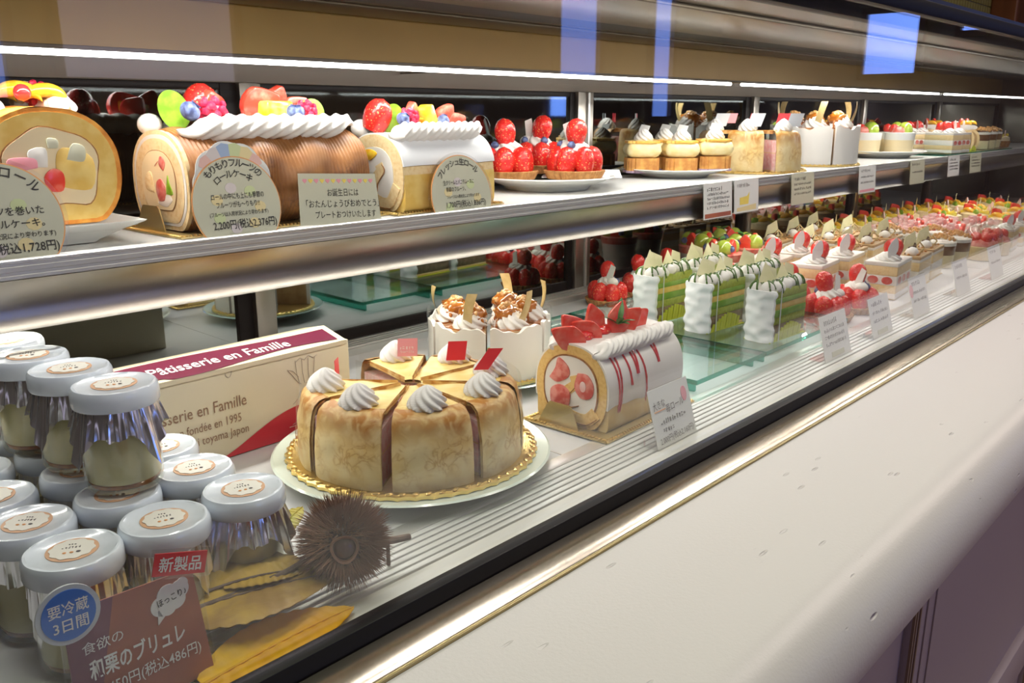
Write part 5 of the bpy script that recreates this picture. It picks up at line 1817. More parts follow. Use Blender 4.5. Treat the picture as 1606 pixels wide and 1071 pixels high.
bd = thing('blue_badge', 'round blue storage badge clipped to the corner of the dark red sign', 'badge', (0.1320, 0.4360, 0.0790))
MB().prism_y(disc_poly(0, 0, 0.0160, -1, 40), 0.0, 0.0015, A).build('clear_rim', 'badge_rim', bd, smooth=False)
MB().prism_y(disc_poly(0, 0, 0.0135, -1, 40), -0.0005, 0.0002, A).build('disc', 'badge_blue', bd, smooth=False)
tx = MB()
put_text(tx, '要冷蔵', 0, 0.0012, 0.0076, 0.0200, 'C', -0.0010, A, 0.01, -2)
put_text(tx, '3日間', 0, -0.0078, 0.0076, 0.0175, 'C', -0.0010, A, 0.01, -2)
tx.build('lettering', 'ink_white', bd, smooth=False)
MB().tube([(0.004, 0.0016, -0.004), (0.006, 0.0030, -0.010)], 0.0012, 6).build('clip', 'acrylic', bd)

rt = thing('red_tag', 'small red new-product tag standing above the dark red sign', 'tag', (0.1935, 0.4400, 0.0735))
A2 = R('X', -5) @ R('Y', 17)
MB().prism_y([(-0.0185, -0.001), (0.0185, -0.001), (0.0185, 0.0160), (-0.0185, 0.0160)], 0.0003, 0.0012, A2).build('clear_holder', 'acrylic', rt, smooth=False)
MB().prism_y([(-0.0165, 0.001), (0.0150, 0.001), (0.0150, 0.0140), (-0.0165, 0.0140)], -0.0003, 0.0004, A2).build('card', 'red_paper', rt, smooth=False)
tx = MB()
put_text(tx, '新製品', -0.0008, 0.0040, 0.0092, 0.0255, 'C', -0.0007, A2, 0.012)
tx.build('lettering', 'ink_white', rt, smooth=False)

# ------------------------------------------------------------------ chestnut burr, twig and leaves
BC = Vector((0.321, 0.461, 0.0385))
bur = thing('chestnut_burr', 'brown spiny chestnut burr lying between pudding jars and glass', 'chestnut burr', (BC.x, BC.y, 0.001))
look = (Vector((0, 0, H)) - BC).normalized()
look = (look + Vector((0.05, 0.02, -0.30))).normalized()
MB().blob(0.0215, 0.0215, 0.0210, 24, 16, T(0, 0, BC.z), 0.08, 2).build('husk', 'burr_core', bur)
sp = MB()
q = random.Random(5)
NS = 2300
for k in range(NS):
    z = 1 - 2 * (k + 0.5) / NS
    a = k * 2.39996 + q.uniform(-0.1, 0.1)
    s_ = math.sqrt(1 - z * z)
    d = Vector((s_ * math.cos(a), s_ * math.sin(a), z))
    if d.dot(look) > 0.90:
        continue
    L_ = q.uniform(0.011, 0.0195)
    if BC.z + d.z * (0.020 + L_) < 0.0024:
        L_ = max(0.003, (BC.z - 0.0024) / max(-d.z, 0.01) - 0.020)
    d2 = (d + Vector((q.gauss(0, 0.18), q.gauss(0, 0.18), q.gauss(0, 0.18)))).normalized()
    sd = d.cross(Vector((0.3, 0.8, 0.2))).normalized()
    up = d.cross(sd)
    b0 = Vector((0, 0, BC.z)) + d * 0.0200
    tip = b0 + d2 * L_
    tip.z = max(tip.z, 0.0012)
    r0 = 0.00085
    vs = [b0 + sd * r0, b0 - sd * r0 * 0.5 + up * r0 * 0.87, b0 - sd * r0 * 0.5 - up * r0 * 0.87, tip]
    sp.add(vs, [(0, 1, 3), (1, 2, 3), (2, 0, 3)])
spo = sp.build('spines', 'burr', bur, smooth=False)
spo['kind'] = 'stuff'
Q = look.to_track_quat('Z', 'Y').to_matrix().to_4x4()
MB().lathe([(0.0082, -0.002), (0.0100, 0.002), (0.0094, 0.0036), (0.0080, 0.0028), (0.0074, -0.001)], 26, T(*(Vector((0, 0, BC.z)) + look * 0.0205)) @ Q, cap0=False, cap1=False, wob=lambda a, k: 1 + 0.06 * math.sin(3 * a)).build('husk_rim', 'burr', bur)
MB().blob(0.0078, 0.0078, 0.0045, 18, 10, T(*(Vector((0, 0, BC.z)) + look * 0.0196)) @ Q).build('chestnut', 'chestnut', bur)

tw = thing('chestnut_twig', 'thin grey brown twig lying behind the spiny burr', 'twig', (0.30, 0.475, 0.0))
MB().tube(catmull([(-0.082, 0.010, 0.020), (-0.050, 0.004, 0.022), (-0.022, -0.002, 0.026), (-0.004, -0.004, 0.030)], 5), 0.0022, 8).build('stem', 'twig', tw)
MB().tube(catmull([(0.044, -0.008, 0.026), (0.062, -0.012, 0.022), (0.080, -0.016, 0.020)], 5), [0.0035 - 0.0001 * i for i in range(11)], 8).build('stem', 'twig', tw)
MB().tube([(-0.030, 0.0, 0.025), (-0.016, -0.012, 0.020), (0.0, -0.018, 0.018)], [0.0018, 0.0015, 0.001], 7).build('side_twig', 'twig', tw)
MB().tube([(0.062, -0.012, 0.022), (0.062, -0.012, 0.0022)], 0.0015, 6).build('side_twig', 'twig', tw)
MB().tube([(-0.050, 0.004, 0.022), (-0.052, 0.004, 0.0022)], 0.0015, 6).build('side_twig', 'twig', tw)


def dry_leaf(label, loc, L_, W_, rz, m, curl=0.25, tilt=0.0, roll=0.0):
    t = thing('dried_leaf', label, 'leaf', loc, math.radians(rz))
    mb = MB()
    A = R('Y', tilt) @ R('X', roll)

    def top(u, v):
        x = u * L_
        wv = W_ * 0.5 * math.sin(PI * min(1.0, 0.04 + 0.96 * u) ** 0.85) ** 0.8 * (1 + 0.02 * math.sin(u * 75)) + 1e-4
        s = (v - 0.5) * 2
        return (x, s * wv, curl * L_ * (0.25 - (u - 0.5) ** 2) + 0.18 * abs(s) * wv + 0.0004 * math.sin(u * 70 + 4 * abs(s)))
    mb.grid(top, 44, 12, M=A)
    mb.grid(lambda u, v: (lambda p: (p[0], p[1], p[2] - 0.0007))(top(u, 1 - v)), 44, 12, M=A)
    mb.build('blade', m, t, angle=80)
    MB().tube([A @ Vector((u / 10 * L_, 0, curl * L_ * (0.25 - (u / 10 - 0.5) ** 2) + 0.0006)) for u in range(-2, 11)], [0.0012 - 0.00008 * k for k in range(13)], 6).build('midrib', 'twig' if m == 'dry_leaf' else m, t)
    return t


dry_leaf('broad dull yellow dried leaf lying behind the dark red sign', (0.205, 0.490, 0.018), 0.112, 0.078, -18, 'dry_leaf', 0.14, -1, 6)
dry_leaf('bright yellow autumn leaf lying against the glass below the burr', (0.196, 0.431, 0.004), 0.110, 0.046, 0, 'yellow_leaf', 0.08, -1, 4)
dry_leaf('brown curled dried leaf lying beside the twig and burr', (0.243, 0.488, 0.026), 0.060, 0.022, -18, 'dry_leaf', 0.20, 4, 10)
dry_leaf('small green yellow leaf behind the spiny burr', (0.292, 0.508, 0.032), 0.040, 0.024, 20, 'green_leaf', 0.2, -15, 0)

# ------------------------------------------------------------------ tarts
def make_tart():
    t = thing('strawberry_tart', 'x', 'tart')
    def wob(a, k):
        return 1 + 0.035 * math.cos(26 * a)
    MB().lathe([(0.033, 0.0), (0.037, 0.0), (0.0425, 0.011), (0.0410, 0.012), (0.038, 0.0095), (0.0005, 0.0095)], 104, wob=wob).build('crust', 'tart_shell', t, angle=50)
    q = random.Random(2)
    for k in range(6):
        a = 2 * PI * k / 6 + 0.3
        berry_part(t, T(0.0265 * math.cos(a), 0.0265 * math.sin(a), 0.009) @ R('Z', math.degrees(a)) @ R('Y', -9 + q.uniform(-4, 4)), 0.0148, 0.036)
    MB().lathe([(0.020, 0.010), (0.020, 0.034), (0.010, 0.040)], 20).build('filling', 'strawberry_dark', t)
    cr = MB()
    rosette(cr, 0.021, 0.020, T(0, 0, 0.036), 7, 0.9)
    cr.blob(0.012, 0.012, 0.009, 14, 8, T(-0.014, -0.008, 0.044))
    cr.build('cream_swirl', 'cream', t, angle=70)
    berry_part(t, T(0.004, 0.0, 0.050) @ R('Y', 14), 0.0150, 0.033)
    for x, y in ((-0.012, -0.017), (0.018, -0.010)):
        mb = MB()
        blueberry(mb, 0.0056)
        mb.build('blueberry', 'blueberry', t, (x, y, 0.046))
    ch = MB()
    shard(ch, [(-0.006, 0), (0.010, -0.002), (0.000, 0.030), (-0.010, 0.026)], 0.0012, T(-0.014, -0.002, 0.048) @ R('Z', 55) @ R('X', 12))
    ch.build('chocolate_plate', 'cream', t, smooth=False)
    return t


tart = make_tart()
index_kids()
PU = (1.035, 0.888)
plate('serving_plate', 'white oval-looking plate under the strawberry tarts on the shelf', (PU[0], PU[1], US), 0.106, 'china', h=0.018)
dl = MB()
dl.prism([(-0.062, -0.062), (0.062, -0.062), (0.062, 0.062), (-0.062, 0.062)], 0.0, 0.0008)
o = dl.build('paper_doily', 'doily', None, (1.110, 0.878, US + 0.0195), (0, 0, math.radians(40)), smooth=False)
o.rotation_euler = (0, math.radians(-2), math.radians(38))
tag(o, 'white embossed paper doily sticking out beside the strawberry tarts', 'doily')
for i, (x, y, z) in enumerate(((0.977, 0.918, 0.0165), (1.058, 0.852, 0.0165), (1.076, 0.942, 0.0210), (0.948, 0.846, 0.0))):
    if i == 3:
        continue
    tt = tart if i == 0 else copy_tree(tart)
    tt.location = (x, y, US + z)
    tt.rotation_euler = (0, 0, 0.7 * i + 3.4)
    tt.scale = (1.1, 1.1, 1.1)
    tag(tt, 'strawberry tart with cream and berry cap, on the white shelf plate', None, 'tarts on the shelf plate')
copy_tree(tart, (0.891, 0.951, US + 0.001), 1.0, 'strawberry tart with cream and berry cap, on the white shelf plate', 'tarts on the shelf plate')

# ------------------------------------------------------------------ cheesecakes
def make_cheesecake():
    t = thing('cheesecake_slice', 'x', 'cake')
    lx, ly, h0, h1 = 0.029, 0.024, 0.026, 0.056
    base = MB()
    n = 56
    pts = []
    for i in range(n):
        a = 2 * PI * i / n
        c, s_ = math.cos(a), math.sin(a)
        k = 1 + 0.05 * math.cos(18 * a)
        pts.append((math.copysign(abs(c) ** 0.45, c) * lx * k, math.copysign(abs(s_) ** 0.45, s_) * ly * k))
    base.prism(pts, 0.0, h0)
    base.build('baked_base', 'baked_crust', t, angle=30)
    MB().prism([(p[0] * 1.05, p[1] * 1.06) for p in pts], 0.0, 0.004).build('shade_band', 'lilac_film_shade', t, angle=30)  # thin band, lilac of shade and film reflection put in as colour
    mb = MB()
    mb.blob(lx * 1.12, ly * 1.15, 0.019, 40, 14, T(0, 0, (h0 + h1) / 2) @ S(1, 1, 1), 0.0)
    me = []
    for v in mb.v:
        x, y, z = v
        k = (max(abs(x / (lx * 1.1)), abs(y / (ly * 1.1)), 1e-3)) / max(math.hypot(x / (lx * 1.1), y / (ly * 1.1)), 1e-3)
        f = 1 / max(k, 0.75) * 0.97
        me.append((x * f, y * f, z + 0.003 * mnoise.noise(Vector((x * 110, y * 110, z * 110)))))
    mb.v = me
    mb.build('cheese_filling', 'cheese', t, angle=70)
    MB().prism([(p[0] * 1.0, p[1] * 1.0) for p in pts], h1 - 0.004, h1 + 0.0008).build('glazed_top', 'cheese_top', t, bevel=0.0008)
    ro = MB()
    rosette(ro, 0.0165, 0.022, T(0.002, 0, h1), 9, 1.2)
    ro.build('cream_rosette', 'cream', t, angle=70)
    return t


cc = make_cheesecake()
mb = MB()
mb.prism_y([(-0.010, 0), (0.010, -0.002), (0.011, 0.010), (-0.008, 0.013)], 0, 0.0005, T(0.002, 0.004, 0.074) @ R('Z', -42) @ R('X', -30))
mb.build('paper_tag', 'card_white', cc, smooth=False)
index_kids()
PC = (1.405, 0.892)
plate('serving_plate', 'round white plate under the cheesecakes on the shelf', (PC[0], PC[1], US), 0.100, 'china', h=0.014)
for i, (x, y, a) in enumerate(((1.338, 0.920, -43), (1.390, 0.872, -43), (1.442, 0.834, -40), (1.425, 0.932, -43))):
    o = cc if i == 0 else copy_tree(cc)
    o.location = (x, y, US + (0.009 if i != 2 else 0.0115))
    o.rotation_euler = (0, 0, math.radians(a))
    tag(o, 'small baked cheesecake with cream rosette and white paper tag', None, 'cheesecakes on the shelf plate')

# ------------------------------------------------------------------ crepe slices on the shelf
lace_board('lace_board', 'round gold lace board under the crepe slices on the shelf', (1.643, 0.866, US), 0.112)
SL = 'crepe cake slice with tag and clear wrapper on the shelf board'
for i, (a, s) in enumerate(((203, 1.15), (150, 1.10), (256, 1.0))):
    o = copy_tree(cs, (1.645 + 0.003 * math.cos(math.radians(a)), 0.868 + 0.003 * math.sin(math.radians(a)), US + 0.0026), math.radians(a), SL, 'crepe slices on the shelf')
    o.scale = (1.0, 1.0, 1.18)
    flag(o, R('Z', -a) @ T(0.060 * math.cos(math.radians(a)), 0.060 * math.sin(math.radians(a)), 0.078) @ R('Z', -40), 'red_paper' if i != 1 else 'pink_paper', 0.024, 0.016, 0.3)
    flag(o, R('Z', -a) @ T(0.085 * math.cos(math.radians(a)), 0.085 * math.sin(math.radians(a)), 0.073) @ R('Z', -40), 'badge_rim', 0.028, 0.021, 0.4, name='paper_tag')

# caramel slices on the shelf
lace_board('lace_board', 'round gold lace board under the caramel slices on the shelf', (1.945, 0.868, US), 0.103)
for i, a in enumerate((200, 260, 140, 320, 80)):
    copy_tree(ca, (1.945 + 0.003 * math.cos(math.radians(a)), 0.868 + 0.003 * math.sin(math.radians(a)), US + 0.0026), math.radians(a), 'caramel nut cream cake slice with chocolate ribbon, on the shelf board', 'caramel cake slices on the shelf', scale=1.26)

# ------------------------------------------------------------------ fruit mousse cups
def make_fruit_cup():
    t = thing('fruit_mousse_cup', 'x', 'dessert cup')
    MB().lathe([(0.032, 0), (0.034, 0.001), (0.0365, 0.036)], 36).build('custard', 'custard_cream', t)
    MB().lathe([(0.0366, 0.034), (0.0378, 0.052), (0.034, 0.053)], 36).build('white_mousse', 'cup_white', t)
    g = MB()
    g.lathe([(0.0330, 0.0), (0.0352, 0.001), (0.0390, 0.056)], 36, cap1=False)
    g.build('clear_cup', 'clear_film', t)
    fruit(t, 'grape', T(0.008, -0.008, 0.058), 1.5)
    mb = MB()
    mb.blob(0.018, 0.016, 0.012, 16, 10, T(-0.012, -0.004, 0.056), 0.2, 3)
    mb.build('grapefruit', 'strawberry_pale', t)
    fruit(t, 'mango', T(0.006, 0.014, 0.054), 1.0)
    fruit(t, 'berry', T(-0.008, 0.014, 0.050), 0.8)
    return t


fcup = make_fruit_cup()
index_kids()
plate('serving_plate', 'round white plate under the fruit mousse cups on the shelf', (2.400, 0.880, US), 0.112, 'china', h=0.016)
for i, (x, y) in enumerate(((2.325, 0.895), (2.395, 0.835), (2.405, 0.930), (2.470, 0.880))):
    o = fcup if i == 0 else copy_tree(fcup)
    o.location = (x, y, US + 0.012)
    o.rotation_euler = (0, 0, -0.6 + 0.3 * i)
    tag(o, 'white mousse cup topped with melon and pink grapefruit', None, 'fruit mousse cups on the shelf plate')

# ------------------------------------------------------------------ layered slices
def make_shortcake(tag_oval=True, tall=False):
    t = thing('strawberry_shortcake', 'x', 'cake')
    hx, hy = 0.042, 0.024
    z = 0.0012
    MB().box(-hx, hx, -hy, hy, 0.0, 0.0012).build('gold_card', 'gold_flat', t)
    for nm, m, dz in (('cream_layer', 'cream', 0.008), ('sponge_layer', 'sponge_pale', 0.012), ('berry_layer', 'cream', 0.014), ('sponge_layer', 'sponge_pale', 0.014), ('cream_top', 'cream', 0.006)):
        MB().box(-hx, hx, -hy + 0.0005 * (nm[0] == 's'), hy, z, z + dz).build(nm, m, t, bevel=0.0008)
        if nm == 'berry_layer':
            for k in range(3):
                MB().prism_y([(-0.026 + 0.026 * k + 0.009 * math.cos(a), z + dz / 2 + 0.0058 * math.sin(a)) for a in [2 * PI * i / 12 for i in range(12)]], -hy - 0.0004, -hy + 0.002).build('strawberry_piece', 'strawberry_pale', t)
            for k in range(2):
                MB().prism_x([(-0.010 + 0.020 * k + 0.008 * math.cos(a), z + dz / 2 + 0.0058 * math.sin(a)) for a in [2 * PI * i / 12 for i in range(12)]], -hx - 0.0004, -hx + 0.002).build('strawberry_piece', 'strawberry_pale', t)
        z += dz
    ro = MB()
    rosette(ro, 0.018, 0.014, T(-0.014, -0.002, z - 0.001), 8, 1.0)
    rosette(ro, 0.014, 0.012, T(0.016, 0.004, z - 0.001), 8, 1.0)
    ro.build('cream_rosette', 'cream', t, angle=70)
    berry_part(t, T(-0.006, -0.006, z + 0.006) @ R('Y', 30), 0.0135, 0.028)
    berry_part(t, T(0.018, 0.000, z + 0.004) @ R('Y', -20), 0.0125, 0.026)
    if tag_oval:
        mb = MB()
        mb.prism_y([(0.009 * math.cos(a) * (1 - 0.3 * abs(math.sin(a))), 0.017 * math.sin(a)) for a in [2 * PI * i / 18 for i in range(18)]], 0, 0.0006, T(-0.024, -0.010, z + 0.018) @ R('Z', -38) @ R('Y', 15))
        mb.build('oval_tag', 'card_white', t)
    fm = MB()
    fm.box(-hx - 0.001, hx + 0.001, -hy - 0.001, hy + 0.001, 0.0012, z + 0.002)
    fm.f = [f for f in fm.f if f not in ((4, 5, 6, 7), (0, 3, 2, 1))]
    fm.build('clear_wrapper', 'clear_film', t, smooth=False)
    return t


def make_matcha():
    t = thing('matcha_cake_slice', 'x', 'cake')
    Lm, w0, w1, h = 0.100, 0.036, 0.036, 0.072

    def slab(z0, z1, inset=0.0, m0=0.004):
        a, b = w0 / 2 - inset, w1 / 2 - inset
        return MB().prism([(m0, -a), (Lm, -b), (Lm, b), (m0, a)], z0, z1)
    z = 0.001
    for nm, m, dz, ins in (('sponge_layer', 'sponge_pale', 0.004, 0), ('red_bean_layer', 'redbean', 0.018, 0.0006), ('sponge_layer', 'matcha_sponge', 0.011, 0), ('matcha_filling', 'matcha_cream', 0.010, -0.0006), ('sponge_layer', 'custard', 0.009, 0), ('matcha_filling', 'matcha_cream', 0.007, -0.0006), ('sponge_layer', 'matcha_sponge', 0.012, 0)):
        slab(z, z + dz, ins).build(nm, m, t, bevel=0.0006)
        z += dz
    ce = MB()

    def endf(u, v):
        y = (u - 0.5) * (w0 + 0.007)
        n1 = mnoise.noise(Vector((u * 3, v * 6, 4)))
        return (-0.002 - 0.005 * math.cos(PI * (u - 0.5)) * (1 - 0.3 * v) + 0.003 * n1 + 0.004 * abs(2 * u - 1) ** 3, y + 0.004 * mnoise.noise(Vector((1, v * 7, u))), v * (h + 0.001))
    ce.grid(endf, 16, 28)
    ce.grid(lambda u, v: (0.007, (0.5 - u) * (w0 + 0.003), v * (h + 0.001)), 1, 1)
    for e in (0, 1):
        ce.grid(lambda u, v: (lambda p: (p[0] * (1 - u) + 0.007 * u, p[1], p[2]))(endf(e, v)), 1, 28)
    ce.grid(lambda u, v: (lambda p: (p[0] * (1 - v) + 0.007 * v, p[1], p[2]))(endf(u, 1)), 16, 1)
    ce.build('cream_end', 'cream_cool', t, angle=70)
    ct = MB()
    q = random.Random(9)
    tops = []
    for k in range(7):
        x = 0.008 + 0.0138 * k + q.uniform(-0.003, 0.003)
        for s_ in (-1, 1):
            y, r_, zz = s_ * q.uniform(0.005, 0.0095), q.uniform(0.009, 0.0125), z + q.uniform(-0.001, 0.003)
            ct.lathe([(r_, -0.005), (r_ * 1.10, 0.000), (r_ * 0.98, 0.004), (r_ * 0.66, 0.008), (r_ * 0.15, 0.011)], 14, T(x, y, zz) @ R('Y', q.uniform(-25, 10)) @ R('X', q.uniform(-20, 20)))
            tops.append((x, y, zz, r_))
    ct.build('cream_peak', 'cream', t, angle=80)
    ds = MB()
    for x, y, zz, r_ in tops:
        for k in range(3):
            a = q.uniform(0, 2 * PI) if y > 0 else q.uniform(PI * 0.9, PI * 1.9)
            c, s_ = math.cos(a), math.sin(a)
            lo = -0.006 - 0.008 * q.random() if s_ < -0.3 else -0.002
            ds.tube(catmull([(x, y, zz + 0.0112), (x + c * r_ * 0.66, y + s_ * r_ * 0.66, zz + 0.0085), (x + c * r_ * 1.08, y + s_ * r_ * 1.08, zz + 0.002), (x + (c + 0.25) * r_ * 1.12, y + s_ * r_ * 1.12, zz + lo * 0.6)], 4), q.uniform(0.0007, 0.0018), 6)
    for k in range(4):
        ds.tube(catmull([(0.004 + 0.012 * j, 0.010 * math.sin(j * 1.9 + k * 1.6), z + 0.0095 + 0.002 * math.sin(j * 2.7 + k)) for j in range(9)], 4), 0.0011, 6)
    ds.build('matcha_drizzle', 'matcha_sauce', t, angle=80)
    for k, (x, y, s, rz) in enumerate(((0.012, -0.002, 1.05, -42), (0.036, 0.006, 0.95, -25), (0.058, -0.004, 0.9, -62), (0.082, 0.003, 0.9, -30))):
        mb = MB()
        pts = [[(-0.013, 0), (0.015, 0.000), (0.011, 0.014), (0.000, 0.034)], [(-0.010, 0), (0.012, 0), (0.014, 0.022), (-0.004, 0.030)], [(-0.014, 0.002), (0.013, 0), (-0.006, 0.034)], [(-0.010, 0), (0.010, 0), (0.012, 0.024), (-0.002, 0.030)]][k]
        shard(mb, [(p[0] * s, p[1] * s) for p in pts], 0.0012, T(x, y, z + 0.004) @ R('Z', rz) @ R('X', -18))
        mb.build('chocolate_shard', 'pale_chocolate', t, smooth=False)
    pf = MB()
    for k in range(10):
        x = 0.012 + k * 0.0072
        hh = 0.023 - 0.0013 * abs(k - 5) ** 1.4
        pf.prism_y([(x, 0.001), (x + 0.0060, 0.001), (x + 0.0098, hh), (x + 0.0046, hh + 0.001)], -w0 / 2 - 0.0024, -w0 / 2 - 0.0010, T(0, -0.0006 * (k % 2), 0))
    pf.build('paper_fan', 'paper_lime', t, smooth=False)
    MB().prism([(0.0, -w0 / 2 - 0.003), (Lm, -w1 / 2 - 0.003), (Lm, w1 / 2 + 0.003), (0.0, w0 / 2 + 0.003)], 0, 0.001).build('paper_base', 'paper_lime', t, smooth=False)
    fm = MB()
    y0 = -w0 / 2 - 0.0046
    fm.add([(0.014, y0, 0.001), (Lm + 0.001, y0, 0.001), (Lm + 0.001, y0, h + 0.004), (0.014, y0, h + 0.004)], [(0, 1, 2, 3)])
    fm.add([(Lm + 0.001, y0, 0.001), (Lm + 0.001, -y0, 0.001), (Lm + 0.001, -y0, h + 0.004), (Lm + 0.001, y0, h + 0.004)], [(0, 1, 2, 3)])
    fm.build('clear_wrapper', 'clear_film', t, smooth=False)
    MB().box(0.018, 0.0200, y0 - 0.0006, y0 - 0.0001, 0.001, h + 0.004).build('wrapper_edge', 'badge_rim', t)
    return t


def make_choco():
    t = thing('chocolate_cream_slice', 'x', 'cake')
    hx, hy, z = 0.038, 0.024, 0.0012
    MB().box(-hx - 0.002, hx + 0.002, -hy - 0.002, hy + 0.002, 0.0, 0.0012).build('gold_card', 'gold', t)
    for nm, m, dz in (('cream_layer', 'custard_cream', 0.014), ('cream_layer', 'cream', 0.012), ('sponge_layer', 'sponge_pale', 0.014), ('cream_layer', 'cream', 0.005), ('crumb_top', 'mocha', 0.005)):
        MB().box(-hx, hx, -hy, hy, z, z + dz).build(nm, m, t, bevel=0.0008)
        z += dz
    mb = MB()
    for k in range(3):
        shard(mb, [(-0.010, 0), (0.010, 0.0), (0.006, 0.017), (-0.008, 0.015)], 0.0018, T(-0.014 + 0.014 * k, 0.002 * k, z - 0.001) @ R('Z', -30 + 30 * k) @ R('X', 25))
    mb.build('chocolate_curl', 'chocolate', t, smooth=False)
    mb = MB()
    mb.blob(0.010, 0.010, 0.009, 14, 8, T(-0.020, -0.006, z + 0.004))
    mb.build('cream_dot', 'cream', t)
    mb = MB()
    shard(mb, [(-0.014, 0), (0.016, 0.004), (0.013, 0.034), (-0.006, 0.024)], 0.0012, T(0.012, 0.006, z) @ R('Z', -40) @ R('X', -14))
    mb.build('chocolate_shard', 'pale_chocolate', t, smooth=False)
    fr = MB()
    for a, b in (((-0.009, 0), (0, 0.012)), ((0, 0.012), (0.010, 0.002)), ((0.010, 0.002), (0.001, -0.008)), ((0.001, -0.008), (-0.009, 0))):
        fr.tube([(a[0], 0, a[1]), (b[0], 0, b[1])], 0.0011, 6, T(-0.004, -0.012, z + 0.008) @ R('Z', -40))
    fr.build('sugar_lattice', 'gold_chocolate', t)
    q = random.Random(4)
    nb = MB()
    for k in range(14):
        nb.blob(0.003, 0.0026, 0.0022, 6, 4, T(q.uniform(-hx + 0.004, hx - 0.004), q.uniform(-hy + 0.004, hy - 0.004), z + 0.001))
    nb.build('nut_crumb', 'nut', t)
    fm = MB()
    fm.box(-hx - 0.001, hx + 0.001, -hy - 0.001, hy + 0.001, 0.0012, z + 0.002)
    fm.f = [f for f in fm.f if f not in ((4, 5, 6, 7), (0, 3, 2, 1))]
    fm.build('clear_wrapper', 'clear_film', t, smooth=False)
    return t


def make_grape_cup():
    t = thing('grape_panna_cotta', 'x', 'dessert cup')
    MB().lathe([(0.026, 0.001), (0.034, 0.050), (0.033, 0.051)], 36).build('panna_cotta', 'cup_white', t)
    MB().lathe([(0.0345, 0.050), (0.0360, 0.062), (0.034, 0.063)], 36).build('red_jelly', 'strawberry_pale', t)
    g = MB()
    g.lathe([(0.0265, 0.0), (0.0280, 0.001), (0.0385, 0.069)], 36, cap1=False)
    g.build('clear_cup', 'jar_glass', t)
    for k in range(3):
        a = 2 * PI * k / 3 + 3.6
        fruit(t, 'grape', T(0.019 * math.cos(a), 0.019 * math.sin(a), 0.070), 1.15)
        fruit(t, 'berry_half', T(0.018 * math.cos(a + 1.05), 0.018 * math.sin(a + 1.05), 0.058) @ R('Z', math.degrees(a) + 150), 0.85)
        fruit(t, 'blueberry', T(0.026 * math.cos(a + 0.5), 0.026 * math.sin(a + 0.5), 0.071), 0.85)
    mb = MB()
    rosette(mb, 0.012, 0.012, T(0, 0, 0.072))
    mb.build('cream_rosette', 'cream', t, angle=70)
    for k in range(3):
        mb = MB()
        leaf(mb, 0.018, 0.009)
        o = mb.build('mint_leaf', 'mint', t)
        o.matrix_local = T(0.004, 0.004, 0.082) @ R('Z', 120 * k) @ R('Y', -25)
    return t


def make_coffee_cup():
    t = thing('nut_crumble_cup', 'x', 'dessert cup')
    MB().lathe([(0.024, 0.001), (0.027, 0.026)], 28).build('custard', 'custard_cream', t)
    MB().lathe([(0.0272, 0.026), (0.0285, 0.044)], 28).build('coffee_jelly', 'milk_chocolate', t)
    MB().lathe([(0.0286, 0.044), (0.0290, 0.050)], 28).build('cream', 'cream', t)
    g = MB()
    g.lathe([(0.0250, 0.0), (0.0262, 0.001), (0.0305, 0.056)], 28, cap1=False)
    g.build('clear_cup', 'jar_glass', t)
    q = random.Random(6)
    nb = MB()
    for k in range(40):
        a, r_ = q.uniform(0, 2 * PI), q.uniform(0, 0.025)
        nb.blob(0.0042, 0.0036, 0.0034, 6, 4, T(r_ * math.cos(a), r_ * math.sin(a), 0.054 + q.uniform(0, 0.006) + 0.006 * (1 - r_ / 0.025)))
    nb.build('crumble', 'nut', t)
    return t


def make_fruit_tart(kind):
    t = thing('mixed_fruit_tart' if kind == 'mix' else 'pink_strawberry_tart', 'x', 'tart')
    MB().lathe([(0.036, 0.0), (0.039, 0.0), (0.044, 0.020), (0.042, 0.021), (0.0005, 0.019)], 60, wob=lambda a, k: 1 + 0.02 * math.cos(20 * a)).build('crust', 'mocha' if kind != 'mix' else 'tart_shell', t, angle=50)
    MB().lathe([(0.041, 0.018), (0.040, 0.034), (0.020, 0.042), (0.0005, 0.044)], 30).build('cream_filling', 'cream' if kind != 'mix' else 'custard_cream', t)
    q = random.Random(8)
    if kind == 'mix':
        for k in range(9):
            a, r_ = 2 * PI * k / 8, (0.026 if k < 8 else 0.0)
            fruit(t, ['berry_half', 'mango', 'orange', 'kiwi', 'mango', 'pink', 'mango', 'banana', 'orange'][k], T(r_ * math.cos(a), r_ * math.sin(a), 0.034) @ R('Z', q.uniform(0, 360)) @ R('Y', q.uniform(-40, 40)), 0.9)
        mb = MB()
        shard(mb, [(-0.010, 0), (0.010, 0.0), (0.004, 0.022)], 0.0012, T(0.006, 0, 0.046) @ R('Z', -40))
        mb.build('chocolate_shard', 'pale_chocolate', t, smooth=False)
    else:
        for k in range(16):
            a = 2 * PI * k / 10 + 0.2 * (k > 9)
            r_ = 0.030 if k < 10 else 0.014
            fruit(t, 'pink' if k % 5 else 'berry_half', T(r_ * math.cos(a), r_ * math.sin(a), 0.036 + 0.008 * (k > 9)) @ R('Z', math.degrees(a)) @ R('Y', 60), 0.85)
        mb = MB()
        mb.blob(0.010, 0.010, 0.008, 12, 8, T(0, 0, 0.050))
        mb.build('cream_dot', 'cream', t)
    return t


